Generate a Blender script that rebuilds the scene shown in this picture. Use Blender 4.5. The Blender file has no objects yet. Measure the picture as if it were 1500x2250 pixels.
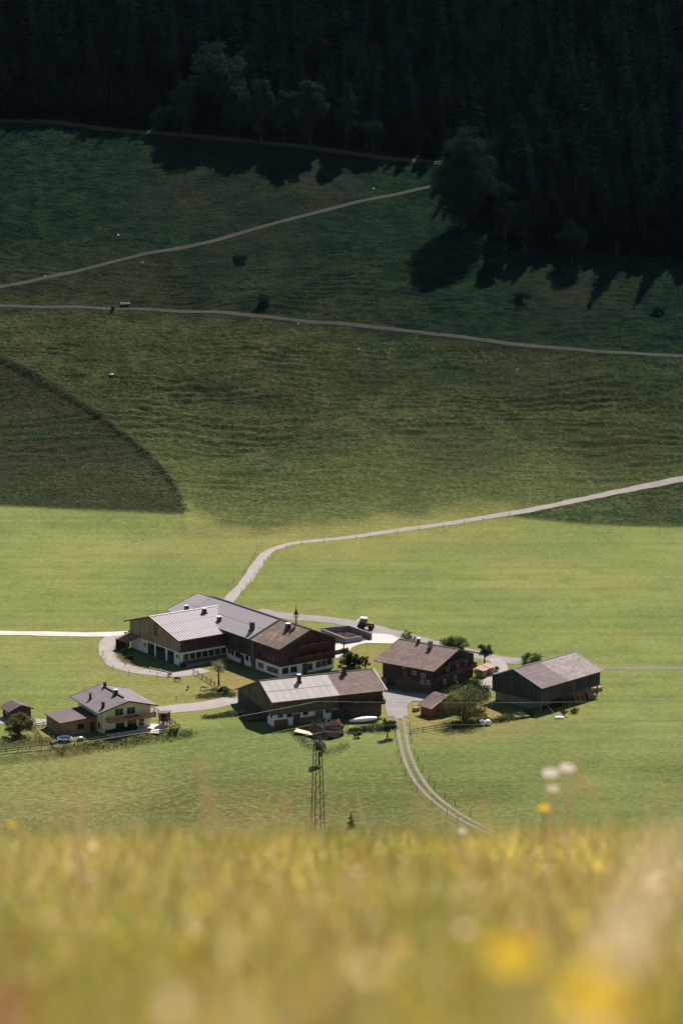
import bpy, math, random
import numpy as np
from mathutils import Vector

# ------------------------------------------------------------------ camera, world, sun, exposure
SC = bpy.context.scene
COL = SC.collection
RAD = math.radians
LENS, SENS = 85.0, 36.0
FPX = LENS / SENS * 2250.0            # focal length in photo pixels
PITCH = RAD(11.0)
ZC = 143.3                            # camera height over the farm's meadow
cam_d = bpy.data.cameras.new('camera')
cam = bpy.data.objects.new('camera', cam_d); COL.objects.link(cam)
cam.location = (0, 0, ZC)
cam.rotation_euler = (math.pi / 2 - PITCH, 0, 0)
cam_d.sensor_fit = 'VERTICAL'; cam_d.sensor_height = SENS; cam_d.sensor_width = 24.0
cam_d.lens = LENS; cam_d.clip_start = 0.05; cam_d.clip_end = 9000
cam_d.dof.use_dof = True; cam_d.dof.focus_distance = 575.0; cam_d.dof.aperture_fstop = 1.8
SC.camera = cam

SUN_EL, SUN_AZ = RAD(49.0), RAD(20.0)       # azimuth measured from +Y (away from camera) to +X (right)
sun_vec = Vector((math.sin(SUN_AZ) * math.cos(SUN_EL), math.cos(SUN_AZ) * math.cos(SUN_EL), math.sin(SUN_EL)))
W = bpy.data.worlds.new('World'); SC.world = W; W.use_nodes = True
wn = W.node_tree.nodes; wl = W.node_tree.links
sky = wn.new('ShaderNodeTexSky'); sky.sky_type = 'NISHITA'; sky.sun_disc = False
sky.sun_elevation = SUN_EL; sky.sun_rotation = SUN_AZ; sky.altitude = 900; sky.dust_density = 0.6
wl.new(sky.outputs[0], wn['Background'].inputs[0]); wn['Background'].inputs[1].default_value = 0.06
sl = bpy.data.lights.new('sun', 'SUN'); sl.energy = 5.0; sl.angle = RAD(0.5); sl.color = (1.0, 0.93, 0.82)
so = bpy.data.objects.new('sun', sl); COL.objects.link(so)
so.rotation_euler = (-sun_vec).to_track_quat('-Z', 'Y').to_euler(); so.location = sun_vec * 400
SC.view_settings.view_transform = 'Standard'; SC.view_settings.look = 'None'
SC.view_settings.gamma = 1.0; SC.view_settings.use_curve_mapping = False
SC.view_settings.exposure = 0.95
SC.cycles.max_bounces = 6; SC.cycles.diffuse_bounces = 3; SC.cycles.transparent_max_bounces = 8

HAZE = 0.45e-5
rng = np.random.default_rng(7)
random.seed(7)

# ------------------------------------------------------------------ noise and terrain height
def _hash(ix, iy, s):
    h = (ix.astype(np.int64) * 374761393 + iy.astype(np.int64) * 668265263 + s * 1274126177) & 0x7fffffff
    h = ((h ^ (h >> 13)) * 1103515245) & 0x7fffffff
    h = ((h ^ (h >> 16)) * 374761393) & 0x7fffffff
    return ((h ^ (h >> 11)) & 0xffff) / 65535.0
def vnoise(x, y, s=0):
    x = np.asarray(x, float); y = np.asarray(y, float)
    ix = np.floor(x); iy = np.floor(y); fx = x - ix; fy = y - iy
    fx = fx * fx * (3 - 2 * fx); fy = fy * fy * (3 - 2 * fy)
    a = _hash(ix, iy, s); b = _hash(ix + 1, iy, s); c = _hash(ix, iy + 1, s); d = _hash(ix + 1, iy + 1, s)
    return (a * (1 - fx) + b * fx) * (1 - fy) + (c * (1 - fx) + d * fx) * fy - 0.5
def fbm(x, y, s=0, o=3):
    t = 0; a = 1.0
    for k in range(o):
        t = t + a * vnoise(x * 2 ** k + 13.7 * k, y * 2 ** k - 7.1 * k, s + k); a *= .5
    return t
def sstep(a, b, x):
    t = np.clip((np.asarray(x, float) - a) / (b - a), 0, 1); return t * t * (3 - 2 * t)

# slope (rise per metre away from the camera) along the view direction
_PD = [-400, -80, 0, 18, 26, 300, 345, 372, 690, 735, 800, 880, 930, 1000, 1100, 1500, 1700, 1800, 6000]
_PS = [-.15, -.33, -.326, -.326, -.40, -.42, -.42, 0, 0, .27, .36, .41, .43, .44, .56, .55, .3, 0, 0]
_yy = np.arange(-400, 6000, 1.0)
_sl = np.interp(_yy, _PD, _PS)
_zz = np.concatenate([[0], np.cumsum((_sl[1:] + _sl[:-1]) / 2)])
_zz -= np.interp(0, _yy, _zz); _zz += ZC - 0.55
_floor = float(np.interp(500, _yy, _zz))
def base_profile(y):
    z = np.interp(y, _yy, _zz)
    return z - _floor * sstep(24, 372, y)          # land exactly on z = 0 in the valley

def ray(px, py):
    up = -(py - 1125) / FPX
    return np.array([(px - 750) / FPX, math.cos(PITCH) + up * math.sin(PITCH), -math.sin(PITCH) + up * math.cos(PITCH)])
def on_plane(px, py, z=0.0):
    d = ray(px, py); t = (z - ZC) / d[2]; return np.array([d[0] * t, d[1] * t, z])
def at_dist(px, py, y):
    d = ray(px, py); t = y / d[1]; return np.array([d[0] * t, y, ZC + d[2] * t])
_ts = np.arange(380, 1500, .5)
def on_ground(px, py, fn):
    d = ray(px, py); t = _ts / d[1]
    g = fn(d[0] * t, _ts) - (ZC + d[2] * t)
    k = np.argmax(g > 0); k = max(k, 1)
    f = g[k - 1] / (g[k - 1] - g[k]) if g[k] != g[k - 1] else 0
    y = _ts[k - 1] + f * .5; tt = y / d[1]
    return np.array([d[0] * tt, y, ZC + d[2] * tt])
def proj(x, y, z):
    zz = np.asarray(z) - ZC
    d = y * math.cos(PITCH) - zz * math.sin(PITCH); u = y * math.sin(PITCH) + zz * math.cos(PITCH)
    return 750 + FPX * x / d, 1125 - FPX * u / d

_b = lambda x, y: base_profile(y)
_rib = np.array([on_ground(px, py, _b) for px, py in [(-160, 735), (-60, 765), (0, 795), (120, 860), (240, 935), (310, 985), (370, 1050), (412, 1122)]])
_rib = _rib[np.argsort(_rib[:, 1])]
_bank = np.array([on_plane(px, py) for px, py in [(-120, 1672), (0, 1657), (120, 1643), (250, 1622), (395, 1603)]])
def bank_w(x, y):
    yb = np.interp(x, _bank[:, 0], _bank[:, 1])
    return sstep(0.2, 4.0, yb - y) * (1 - sstep(-37, -26, x)) * sstep(372, 400, y)
def H0(x, y):
    x = np.asarray(x, float); y = np.asarray(y, float)
    z = base_profile(y)
    hill = sstep(700, 800, y)
    z = z + hill * (fbm(x / 90, y / 90, 3, 3) * 5.0 + fbm(x / 25, y / 25, 9, 2) * .9)
    xc = np.interp(y, _rib[:, 1], _rib[:, 0])
    d = xc - x
    fade = sstep(698, 722, y) * (1 - sstep(880, 960, y))
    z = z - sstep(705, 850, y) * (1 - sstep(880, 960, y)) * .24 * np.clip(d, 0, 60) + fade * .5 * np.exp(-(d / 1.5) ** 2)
    z = z - 1.5 * bank_w(x, y)
    z = z + fbm(x / 40, y / 40, 21, 2) * .35 * sstep(372, 420, y) * (1 - sstep(440, 480, y))
    return z
def rough_mask(x, y):
    x = np.asarray(x, float); y = np.asarray(y, float)
    yb = np.interp(x, _edge[:, 0], _edge[:, 1])
    n = fbm(x / 12, y / 12, 31, 2) * 5
    d = y + n - yb
    xc = np.interp(y, _rib[:, 1], _rib[:, 0])
    patch = np.maximum(sstep(-1, 2, xc - x) * (x < -44), np.where(x > 44, sstep(0, 2, np.interp(x, _fr[:, 0], _fr[:, 1]) - y), 0))
    soft = .68 * sstep(-2, 18, d + 6 * fbm(x / 6, y / 6, 37, 2)) + .32 * sstep(10, 90, d)
    return np.where(patch > .5, sstep(-1, 3, y + .15 * n - yb) * (.999 if True else 1), soft)
_edge = np.array([on_ground(px, py, H0) for px, py in [(-300, 1110), (0, 1112), (130, 1118), (270, 1124), (410, 1128), (470, 1160), (560, 1190), (650, 1172), (850, 1155), (1000, 1140), (1130, 1136), (1250, 1150), (1400, 1158), (1500, 1160), (1800, 1160)]])
_fr = np.array([on_ground(px, py, H0) for px, py in [(1050, 1140), (1150, 1123), (1250, 1103), (1350, 1082), (1500, 1052), (1640, 1024), (1900, 980)]])
_roads = []      # (points array, half width) for flattening
def road_near(x, y):
    m = np.zeros(np.shape(x))
    for pts, hw in _roads:
        sel = (x > pts[:, 0].min() - 12) & (x < pts[:, 0].max() + 12) & (y > pts[:, 1].min() - 12) & (y < pts[:, 1].max() + 12)
        if not sel.any(): continue
        xs, ys = x[sel], y[sel]; best = np.full(xs.shape, 1e9)
        for a, b in zip(pts[:-1], pts[1:]):
            ab = b[:2] - a[:2]; L2 = ab @ ab + 1e-9
            t = np.clip(((xs - a[0]) * ab[0] + (ys - a[1]) * ab[1]) / L2, 0, 1)
            best = np.minimum(best, np.hypot(xs - a[0] - t * ab[0], ys - a[1] - t * ab[1]))
        m[sel] = np.maximum(m[sel], 1 - sstep(hw + .3, hw + 2.2, best))
    return m
def relief(x, y):
    r = rough_mask(x, y)
    hillz = base_profile(y) + fbm(x / 30, y / 30, 5, 2) * 2.2
    terr = np.sin(hillz * 2 * math.pi / 1.45 + fbm(x / 18, y / 9, 8, 3) * 7.0) * sstep(-.25, .2, fbm(x / 20, y / 6, 66, 3))
    tm = (.35 + .65 * sstep(-.2, .2, fbm(x / 55, y / 55, 61, 2))) * sstep(720, 745, y) * (1 - .7 * sstep(850, 930, y))
    lf = sstep(-1, 4, np.interp(y, _rib[:, 1], _rib[:, 0]) - x) * (1 - sstep(880, 960, y)); r = r * (1 - .5 * lf) * (.45 + .55 * sstep(700, 760, y))
    z = r * (terr * .46 * tm + fbm(x / 1.9, y / 1.5, 11, 2) * .48 + fbm(x / 7, y / 6, 14, 2) * .5 * sstep(740, 800, y))
    z = z + (1 - r) * fbm(x / 3, y / 3, 17, 2) * .05 * sstep(360, 400, y)
    z = z + bank_w(x, y) * (1 - bank_w(x, y)) * 4 * fbm(x / 1.2, y / 1.2, 19, 2) * .4
    return z
def H(x, y):
    x = np.asarray(x, float); y = np.asarray(y, float)
    return H0(x, y) + relief(x, y) * (1 - road_near(np.atleast_1d(x), np.atleast_1d(y)).reshape(np.shape(x)))
def G(px, py):                    # pixel -> point on the smooth ground
    return on_ground(px, py, H0)
def gz(x, y): return float(H(np.array([x]), np.array([y]))[0])
def on_h(px, py):
    p = G(px, py); return (p[0], p[1], gz(p[0], p[1]))

# ------------------------------------------------------------------ object helpers
def tag(o, label=None, cat=None, group=None, kind=None):
    if label: o['label'] = label
    if cat: o['category'] = cat
    if group: o['group'] = group
    if kind: o['kind'] = kind
    return o
def empty(name, loc, rz=0.0):
    o = bpy.data.objects.new(name, None); COL.objects.link(o)
    o.location = loc; o.rotation_euler = (0, 0, rz); o.empty_display_size = .5
    return o
def mesh_obj(name, verts, faces, mat, parent=None, smooth=False):
    me = bpy.data.meshes.new(name)
    me.from_pydata([tuple(map(float, v)) for v in verts], [], faces)
    if smooth: me.polygons.foreach_set('use_smooth', [True] * len(me.polygons))
    if mat: me.materials.append(mat)
    me.update()
    o = bpy.data.objects.new(name, me); COL.objects.link(o)
    if parent: o.parent = parent
    return o
def np_mesh(name, V, Fq, mat, parent=None, smooth=False):
    """V (n,3); Fq (m,3) or (m,4) integer array."""
    me = bpy.data.meshes.new(name); k = Fq.shape[1]
    me.vertices.add(len(V)); me.vertices.foreach_set('co', np.ascontiguousarray(V, dtype=np.float32).ravel())
    me.loops.add(Fq.size); me.loops.foreach_set('vertex_index', np.ascontiguousarray(Fq, dtype=np.int32).ravel())
    me.polygons.add(len(Fq)); me.polygons.foreach_set('loop_start', np.arange(0, Fq.size, k, dtype=np.int32))
    me.update(calc_edges=True)
    me.polygons.foreach_set('use_smooth', np.full(len(Fq), smooth))
    if mat: me.materials.append(mat)
    o = bpy.data.objects.new(name, me); COL.objects.link(o)
    if parent: o.parent = parent
    return o
def link_copy(o, parent=None, loc=None):
    c = o.copy(); COL.objects.link(c)
    if parent is not None: c.parent = parent
    if loc is not None: c.location = loc
    return c
def copy_tree(o, parent=None):
    c = o.copy(); COL.objects.link(c); c.parent = parent
    for ch in list(o.children): copy_tree(ch, c)
    return c

class MB:
    def __init__(s): s.v = []; s.f = []
    def add(s, vs, fs):
        n = len(s.v); s.v += [tuple(v) for v in vs]; s.f += [tuple(i + n for i in f) for f in fs]; return s
    def box(s, x0, x1, y0, y1, z0, z1):
        return s.add([(x0, y0, z0), (x1, y0, z0), (x1, y1, z0), (x0, y1, z0), (x0, y0, z1), (x1, y0, z1), (x1, y1, z1), (x0, y1, z1)],
                     [(0, 3, 2, 1), (4, 5, 6, 7), (0, 1, 5, 4), (1, 2, 6, 5), (2, 3, 7, 6), (3, 0, 4, 7)])
    def cbox(s, c, d): return s.box(c[0] - d[0] / 2, c[0] + d[0] / 2, c[1] - d[1] / 2, c[1] + d[1] / 2, c[2] - d[2] / 2, c[2] + d[2] / 2)
    def bar(s, a, b, w, h=None):
        h = h or w; a = Vector(a); b = Vector(b); d = (b - a).normalized()
        up = Vector((0, 0, 1)) if abs(d.z) < .95 else Vector((1, 0, 0))
        sx = d.cross(up).normalized() * w / 2; sz = sx.cross(d).normalized() * h / 2
        vs = [p + i * sx + j * sz for p in (a, b) for i, j in ((-1, -1), (1, -1), (1, 1), (-1, 1))]
        return s.add(vs, [(0, 3, 2, 1), (4, 5, 6, 7), (0, 1, 5, 4), (1, 2, 6, 5), (2, 3, 7, 6), (3, 0, 4, 7)])
    def tube(s, pts, rs, n=6, cap=True):
        pts = [Vector(p) for p in pts]
        if not hasattr(rs, '__len__'): rs = [rs] * len(pts)
        base = len(s.v)
        for i, p in enumerate(pts):
            d = (pts[min(i + 1, len(pts) - 1)] - pts[max(i - 1, 0)]).normalized()
            up = Vector((0, 0, 1)) if abs(d.z) < .9 else Vector((1, 0, 0))
            a = d.cross(up).normalized(); b = a.cross(d)
            for k in range(n):
                t = 2 * math.pi * k / n
                s.v.append(tuple(p + (a * math.cos(t) + b * math.sin(t)) * rs[i]))
        for i in range(len(pts) - 1):
            for k in range(n):
                k2 = (k + 1) % n
                s.f.append((base + i * n + k, base + i * n + k2, base + (i + 1) * n + k2, base + (i + 1) * n + k))
        if cap:
            s.f.append(tuple(base + k for k in range(n))[::-1]); s.f.append(tuple(base + (len(pts) - 1) * n + k for k in range(n)))
        return s
    def lathe(s, prof, n=12, c=(0, 0, 0), axis='z'):
        base = len(s.v)
        for r, h in prof:
            for k in range(n):
                t = 2 * math.pi * k / n
                p = (r * math.cos(t), r * math.sin(t), h) if axis == 'z' else ((r * math.cos(t), h, r * math.sin(t)) if axis == 'y' else (h, r * math.cos(t), r * math.sin(t)))
                s.v.append((p[0] + c[0], p[1] + c[1], p[2] + c[2]))
        for i in range(len(prof) - 1):
            for k in range(n):
                k2 = (k + 1) % n
                s.f.append((base + i * n + k, base + i * n + k2, base + (i + 1) * n + k2, base + (i + 1) * n + k))
        s.f.append(tuple(base + k for k in range(n))[::-1]); s.f.append(tuple(base + (len(prof) - 1) * n + k for k in range(n)))
        return s
    def slab(s, top, th):
        """top: list of 3D points (planar polygon), extruded downwards by th."""
        n = len(top); vs = list(top) + [(p[0], p[1], p[2] - th) for p in top]
        return s.add(vs, [tuple(range(n)), tuple(range(2 * n - 1, n - 1, -1))] + [((i + 1) % n, i, n + i, n + (i + 1) % n) for i in range(n)])
    def prism(s, poly, a, b, axis):
        """poly of (t,z) extruded from a to b along 'x' (poly in y,z) or 'y' (poly in x,z)."""
        n = len(poly)
        f = (lambda t, z, q: (q, t, z)) if axis == 'x' else (lambda t, z, q: (t, q, z))
        vs = [f(t, z, a) for t, z in poly] + [f(t, z, b) for t, z in poly]
        return s.add(vs, [tuple(range(n))[::-1], tuple(range(n, 2 * n))] + [(i, (i + 1) % n, n + (i + 1) % n, n + i) for i in range(n)])
    def build(s, name, mat, parent=None, smooth=False): return mesh_obj(name, s.v, s.f, mat, parent, smooth)

# ------------------------------------------------------------------ materials
class NT:
    def __init__(s, name):
        s.m = bpy.data.materials.new(name); s.m.use_nodes = True
        s.n = s.m.node_tree.nodes; s.l = s.m.node_tree.links
        s.b = s.n['Principled BSDF']; s.out = s.n['Material Output']
    def new(s, t, **kw):
        o = s.n.new(t)
        for k, v in kw.items(): setattr(o, k, v)
        return o
    def co(s): return s.new('ShaderNodeTexCoord').outputs['Object']
    def val(s, sock, v):
        if isinstance(v, (int, float, tuple, list)): sock.default_value = v
        else: s.l.new(v, sock)
    def math(s, op, a, b=0.0, c=0.0, clamp=False):
        o = s.new('ShaderNodeMath', operation=op, use_clamp=clamp)
        s.val(o.inputs[0], a); s.val(o.inputs[1], b); s.val(o.inputs[2], c); return o.outputs[0]
    def noise(s, vec, scale, detail=3, rough=.55, dist=0.0):
        o = s.new('ShaderNodeTexNoise'); s.l.new(vec, o.inputs['Vector'])
        o.inputs['Scale'].default_value = scale; o.inputs['Detail'].default_value = detail
        o.inputs['Roughness'].default_value = rough; o.inputs['Distortion'].default_value = dist
        return o.outputs['Fac']
    def ramp(s, fac, a, b, lo=0.0, hi=1.0):
        o = s.new('ShaderNodeMapRange', interpolation_type='SMOOTHSTEP')
        s.val(o.inputs[0], fac); o.inputs[1].default_value = a; o.inputs[2].default_value = b
        o.inputs[3].default_value = lo; o.inputs[4].default_value = hi; return o.outputs[0]
    def mix(s, fac, a, b, mode='MIX'):
        o = s.new('ShaderNodeMix', data_type='RGBA', blend_type=mode)
        s.val(o.inputs[0], fac)
        for sock, v in ((o.inputs[6], a), (o.inputs[7], b)):
            if isinstance(v, (tuple, list)): sock.default_value = (*v[:3], 1)
            else: s.l.new(v, sock)
        return o.outputs[2]
    def scale(s, col, f):
        o = s.new('ShaderNodeVectorMath', operation='SCALE')
        if isinstance(col, (tuple, list)): o.inputs[0].default_value = col[:3]
        else: s.l.new(col, o.inputs[0])
        s.val(o.inputs['Scale'], f); return o.outputs[0]
    def mapv(s, vec, sc):
        o = s.new('ShaderNodeMapping'); s.l.new(vec, o.inputs[0]); o.inputs['Scale'].default_value = sc; return o.outputs[0]
    def bump(s, h, dist, strength=1.0):
        o = s.new('ShaderNodeBump'); s.l.new(h, o.inputs['Height']); o.inputs['Distance'].default_value = dist; o.inputs['Strength'].default_value = strength
        s.l.new(o.outputs[0], s.b.inputs['Normal']); return o
    def color(s, c): s.val(s.b.inputs['Base Color'], c if not isinstance(c, (tuple, list)) else (*c[:3], 1))
    def set(s, rough=.8, spec=.3, metal=0.0):
        s.b.inputs['Roughness'].default_value = rough; s.b.inputs['Specular IOR Level'].default_value = spec; s.b.inputs['Metallic'].default_value = metal
        return s

MATS = {}
def plain(name, c, rough=.8, spec=.3, metal=0.0, var=.25, sc=1.5, bump=0.0):
    t = NT(name).set(rough, spec, metal); co = t.co()
    n1 = t.noise(co, sc, 4); n2 = t.noise(co, sc * 7, 2)
    f = t.math('ADD', t.math('MULTIPLY', n1, var * 1.6), t.math('MULTIPLY', n2, var * .8))
    f = t.math('ADD', f, 1 - var * 1.2)
    t.color(t.scale(c, f))
    if bump: t.bump(n2, bump)
    MATS[name] = t.m; return t.m
def boards(name, c, width=.22, horiz=False, var=.5, weather=(.30, .26, .22), wamt=.3, gap=.12):
    t = NT(name).set(.85, .2); co = t.co()
    sep = t.new('ShaderNodeSeparateXYZ'); t.l.new(co, sep.inputs[0])
    k = sep.outputs[2] if horiz else t.math('ADD', sep.outputs[0], sep.outputs[1])
    q = t.math('DIVIDE', k, width); fl = t.math('FLOOR', q); fr = t.math('FRACT', q)
    w = t.new('ShaderNodeTexWhiteNoise', noise_dimensions='1D'); t.l.new(fl, w.inputs['W'])
    f = t.math('ADD', t.math('MULTIPLY', w.outputs['Value'], var), 1 - var / 2)
    st = t.noise(t.mapv(co, (6, 6, .5) if not horiz else (.5, .5, 6)), 1.0, 4)
    big = t.noise(co, .45, 3)
    f = t.math('MULTIPLY', f, t.math('ADD', t.math('MULTIPLY', st, .8), .6))
    g = t.math('LESS_THAN', fr, gap)
    f = t.math('MULTIPLY', f, t.math('SUBTRACT', 1.0, t.math('MULTIPLY', g, .6)))
    base = t.mix(t.math('MULTIPLY', t.ramp(big, .42, .68), wamt), c, weather)
    t.color(t.scale(base, f))
    t.bump(t.math('SUBTRACT', 1.0, g), .03)
    MATS[name] = t.m; return t.m
def roofing(name, c, row=.16, col=.32, var=.5, moss=None, mossamt=0.0, rough=.8):
    t = NT(name).set(rough, .25); co = t.co()
    sep = t.new('ShaderNodeSeparateXYZ'); t.l.new(co, sep.inputs[0])
    r = t.math('FLOOR', t.math('DIVIDE', sep.outputs[2], row))
    w = t.new('ShaderNodeTexWhiteNoise', noise_dimensions='1D'); t.l.new(r, w.inputs['W'])
    cc = t.math('FLOOR', t.math('ADD', t.math('DIVIDE', sep.outputs[0], col), w.outputs['Value']))
    cm = t.new('ShaderNodeCombineXYZ'); t.l.new(r, cm.inputs[0]); t.l.new(cc, cm.inputs[1])
    w2 = t.new('ShaderNodeTexWhiteNoise', noise_dimensions='2D'); t.l.new(cm.outputs[0], w2.inputs['Vector'])
    f = t.math('ADD', t.math('MULTIPLY', w2.outputs['Value'], var), 1 - var / 2)
    f = t.math('MULTIPLY', f, t.math('ADD', t.math('MULTIPLY', w.outputs['Value'], .22), .89))
    big = t.noise(co, .35, 4); f = t.math('MULTIPLY', f, t.math('ADD', t.math('MULTIPLY', big, .7), .65))
    cl = t.scale(c, f)
    if moss:
        mn = t.noise(co, .28, 5, .65, .4)
        sp = t.noise(co, 4.0, 2)
        m = t.math('MULTIPLY', t.ramp(mn, .52, .62), t.ramp(sp, .38, .55))
        cl = t.mix(t.math('MULTIPLY', m, mossamt), cl, moss)
    t.color(cl); MATS[name] = t.m; return t.m
def foliage(name, c1, c2, transl=.35, spec=.04):
    t = NT(name).set(.6, spec)
    g = t.new('ShaderNodeNewGeometry'); oi = t.new('ShaderNodeObjectInfo')
    n = t.noise(t.co(), .8, 2)
    f = t.math('ADD', t.math('MULTIPLY', g.outputs['Random Per Island'], .7), t.math('MULTIPLY', n, .3))
    cl = t.mix(f, c1, c2)
    cl = t.scale(cl, t.math('ADD', t.math('MULTIPLY', oi.outputs['Random'], .4), .8))
    t.color(cl)
    tr = t.new('ShaderNodeBsdfTranslucent'); t.l.new(t.scale(cl, 1.5), tr.inputs[0])
    mx = t.new('ShaderNodeMixShader'); mx.inputs[0].default_value = transl
    t.l.new(t.b.outputs[0], mx.inputs[1]); t.l.new(tr.outputs[0], mx.inputs[2]); t.l.new(mx.outputs[0], t.out.inputs[0])
    MATS[name] = t.m; return t.m

# wood, plaster, roofs
boards('barn_boards', (.29, .215, .15), .24, wamt=.5, weather=(.42, .34, .25))
boards('dark_boards', (.060, .046, .042), .22, wamt=.35, weather=(.12, .095, .08))
boards('red_boards', (.070, .042, .040), .22, wamt=.3, weather=(.12, .075, .065))
boards('grey_boards', (.11, .092, .07), .25, wamt=.5, weather=(.20, .165, .12))
boards('black_boards', (.05, .055, .052), .22, wamt=.45, weather=(.12, .125, .11), var=.7)
boards('log_wall', (.068, .042, .036), .28, horiz=True, wamt=.35, weather=(.13, .085, .068))
boards('larch_boards', (.33, .19, .10), .18, horiz=False, wamt=.2, var=.3)
boards('larch_rail', (.36, .20, .10), .18, horiz=True, wamt=.2, var=.3)
boards('shed_boards', (.23, .11, .06), .2, horiz=True, wamt=.3, weather=(.28, .18, .11))
plain('white_plaster', (.74, .71, .70), .9, var=.18, sc=.6)
plain('cream_plaster', (.72, .63, .46), .9, var=.10, sc=.6)
plain('concrete', (.24, .22, .205), .9, var=.4, sc=.7, bump=.02)
plain('stone_base', (.24, .22, .20), .9, var=.5, sc=1.4, bump=.05)
plain('brick_base', (.125, .075, .06), .9, var=.4, sc=2)
plain('sheet_metal', (.34, .305, .325), .8, .12, 0.0, var=.14, sc=.5)
plain('seam_metal', (.17, .15, .16), .5, .4, 0.0, var=.1)
plain('pale_sheet', (.34, .31, .30), .85, .1, var=.25, sc=.35)
plain('dark_metal', (.035, .033, .036), .5, .4)
plain('bright_metal', (.72, .72, .74), .35, .5, .6, var=.1)
plain('iron', (.06, .065, .07), .8, .15, .0)
plain('rust_sheet', (.22, .11, .08), .7, .3, var=.5)
roofing('shingle_brown', (.145, .095, .085), moss=(.36, .22, .07), mossamt=.0)
roofing('shingle_moss', (.115, .080, .070), moss=(.36, .23, .07), mossamt=.85)
roofing('shingle_grey', (.140, .106, .108), .12, .5, var=.25)
roofing('shingle_pale', (.235, .19, .188), .14, .5, var=.45)
roofing('tile_anthracite', (.13, .105, .115), .12, .4, var=.2, rough=.7)
roofing('annex_felt', (.09, .062, .062), .5, 1.2, var=.2)
plain('glass', (.02, .025, .03), .12, .6, var=.1)
plain('window_frame', (.62, .58, .54), .6, .3, var=.1)
plain('dark_frame', (.05, .035, .03), .7, .3, var=.2)
plain('door_wood', (.10, .062, .045), .75, .3, var=.3)
plain('green_door', (.035, .05, .045), .7, .3, var=.3)
plain('bark', (.10, .078, .06), .95, .1, var=.5, sc=3, bump=.05)
plain('dark_bark', (.05, .042, .036), .95, .1, var=.5, sc=2)
plain('post_wood', (.17, .13, .10), .9, .2, var=.4, sc=3)
plain('rail_wood', (.13, .095, .075), .9, .2, var=.4, sc=2)
plain('white_tarp', (.78, .79, .80), .5, .4, var=.12, sc=2, bump=.05)
plain('tan_tarp', (.50, .36, .26), .7, .3, var=.2, sc=2)
plain('manure', (.030, .024, .021), 1.0, .0, var=.8, sc=3, bump=.25)
plain('soil', (.10, .062, .052), 1.0, .0, var=.8, sc=2.5, bump=.2)
plain('stone', (.50, .48, .45), .9, .2, var=.3, sc=2)
plain('rubber', (.018, .018, .019), .8, .3)
plain('rim_red', (.28, .19, .16), .6, .4)
plain('tractor_body', (.20, .05, .035), .4, .5)
plain('tractor_dark', (.03, .03, .032), .6, .4)
plain('tractor_roof', (.70, .74, .66), .4, .5)
plain('cab_glass', (.07, .14, .09), .15, .6)
plain('blue_pad', (.10, .22, .42), .6, .4)
plain('slide_blue', (.25, .33, .55), .4, .5)
plain('net', (.03, .03, .032), .9, .1)
plain('woodpile', (.42, .29, .19), .9, .2, var=.6, sc=6)
plain('red_bloom', (.36, .06, .06), .7, .2, var=.5, sc=5)
plain('wire', (.45, .43, .38), .8, .1)
plain('terrace', (.50, .44, .40), .9, .2, var=.2)
def cow_mat(name, c, white, thr):
    t = NT(name).set(.8, .2); m = t.ramp(t.noise(t.co(), .9, 1), thr, thr + .03)
    t.color(t.mix(m, c, white)); MATS[name] = t.m
cow_mat('cow_dark', (.055, .04, .035), (.16, .13, .11), .62)
cow_mat('cow_brown', (.16, .06, .03), (.6, .55, .48), .56)
cow_mat('cow_tan', (.34, .19, .09), (.68, .6, .5), .50)
foliage('leaf_mid', (.035, .055, .016), (.085, .105, .032))
foliage('leaf_dark', (.022, .038, .016), (.055, .075, .028))
foliage('leaf_pale', (.10, .105, .045), (.20, .19, .085), .4)
foliage('leaf_olive', (.05, .055, .02), (.13, .115, .045))
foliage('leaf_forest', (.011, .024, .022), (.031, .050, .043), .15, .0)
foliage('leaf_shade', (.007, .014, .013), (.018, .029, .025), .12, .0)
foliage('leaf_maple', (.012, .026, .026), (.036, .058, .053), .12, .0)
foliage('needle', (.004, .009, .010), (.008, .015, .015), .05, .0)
foliage('weed_leaf', (.05, .075, .025), (.12, .13, .05), .4)

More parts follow.
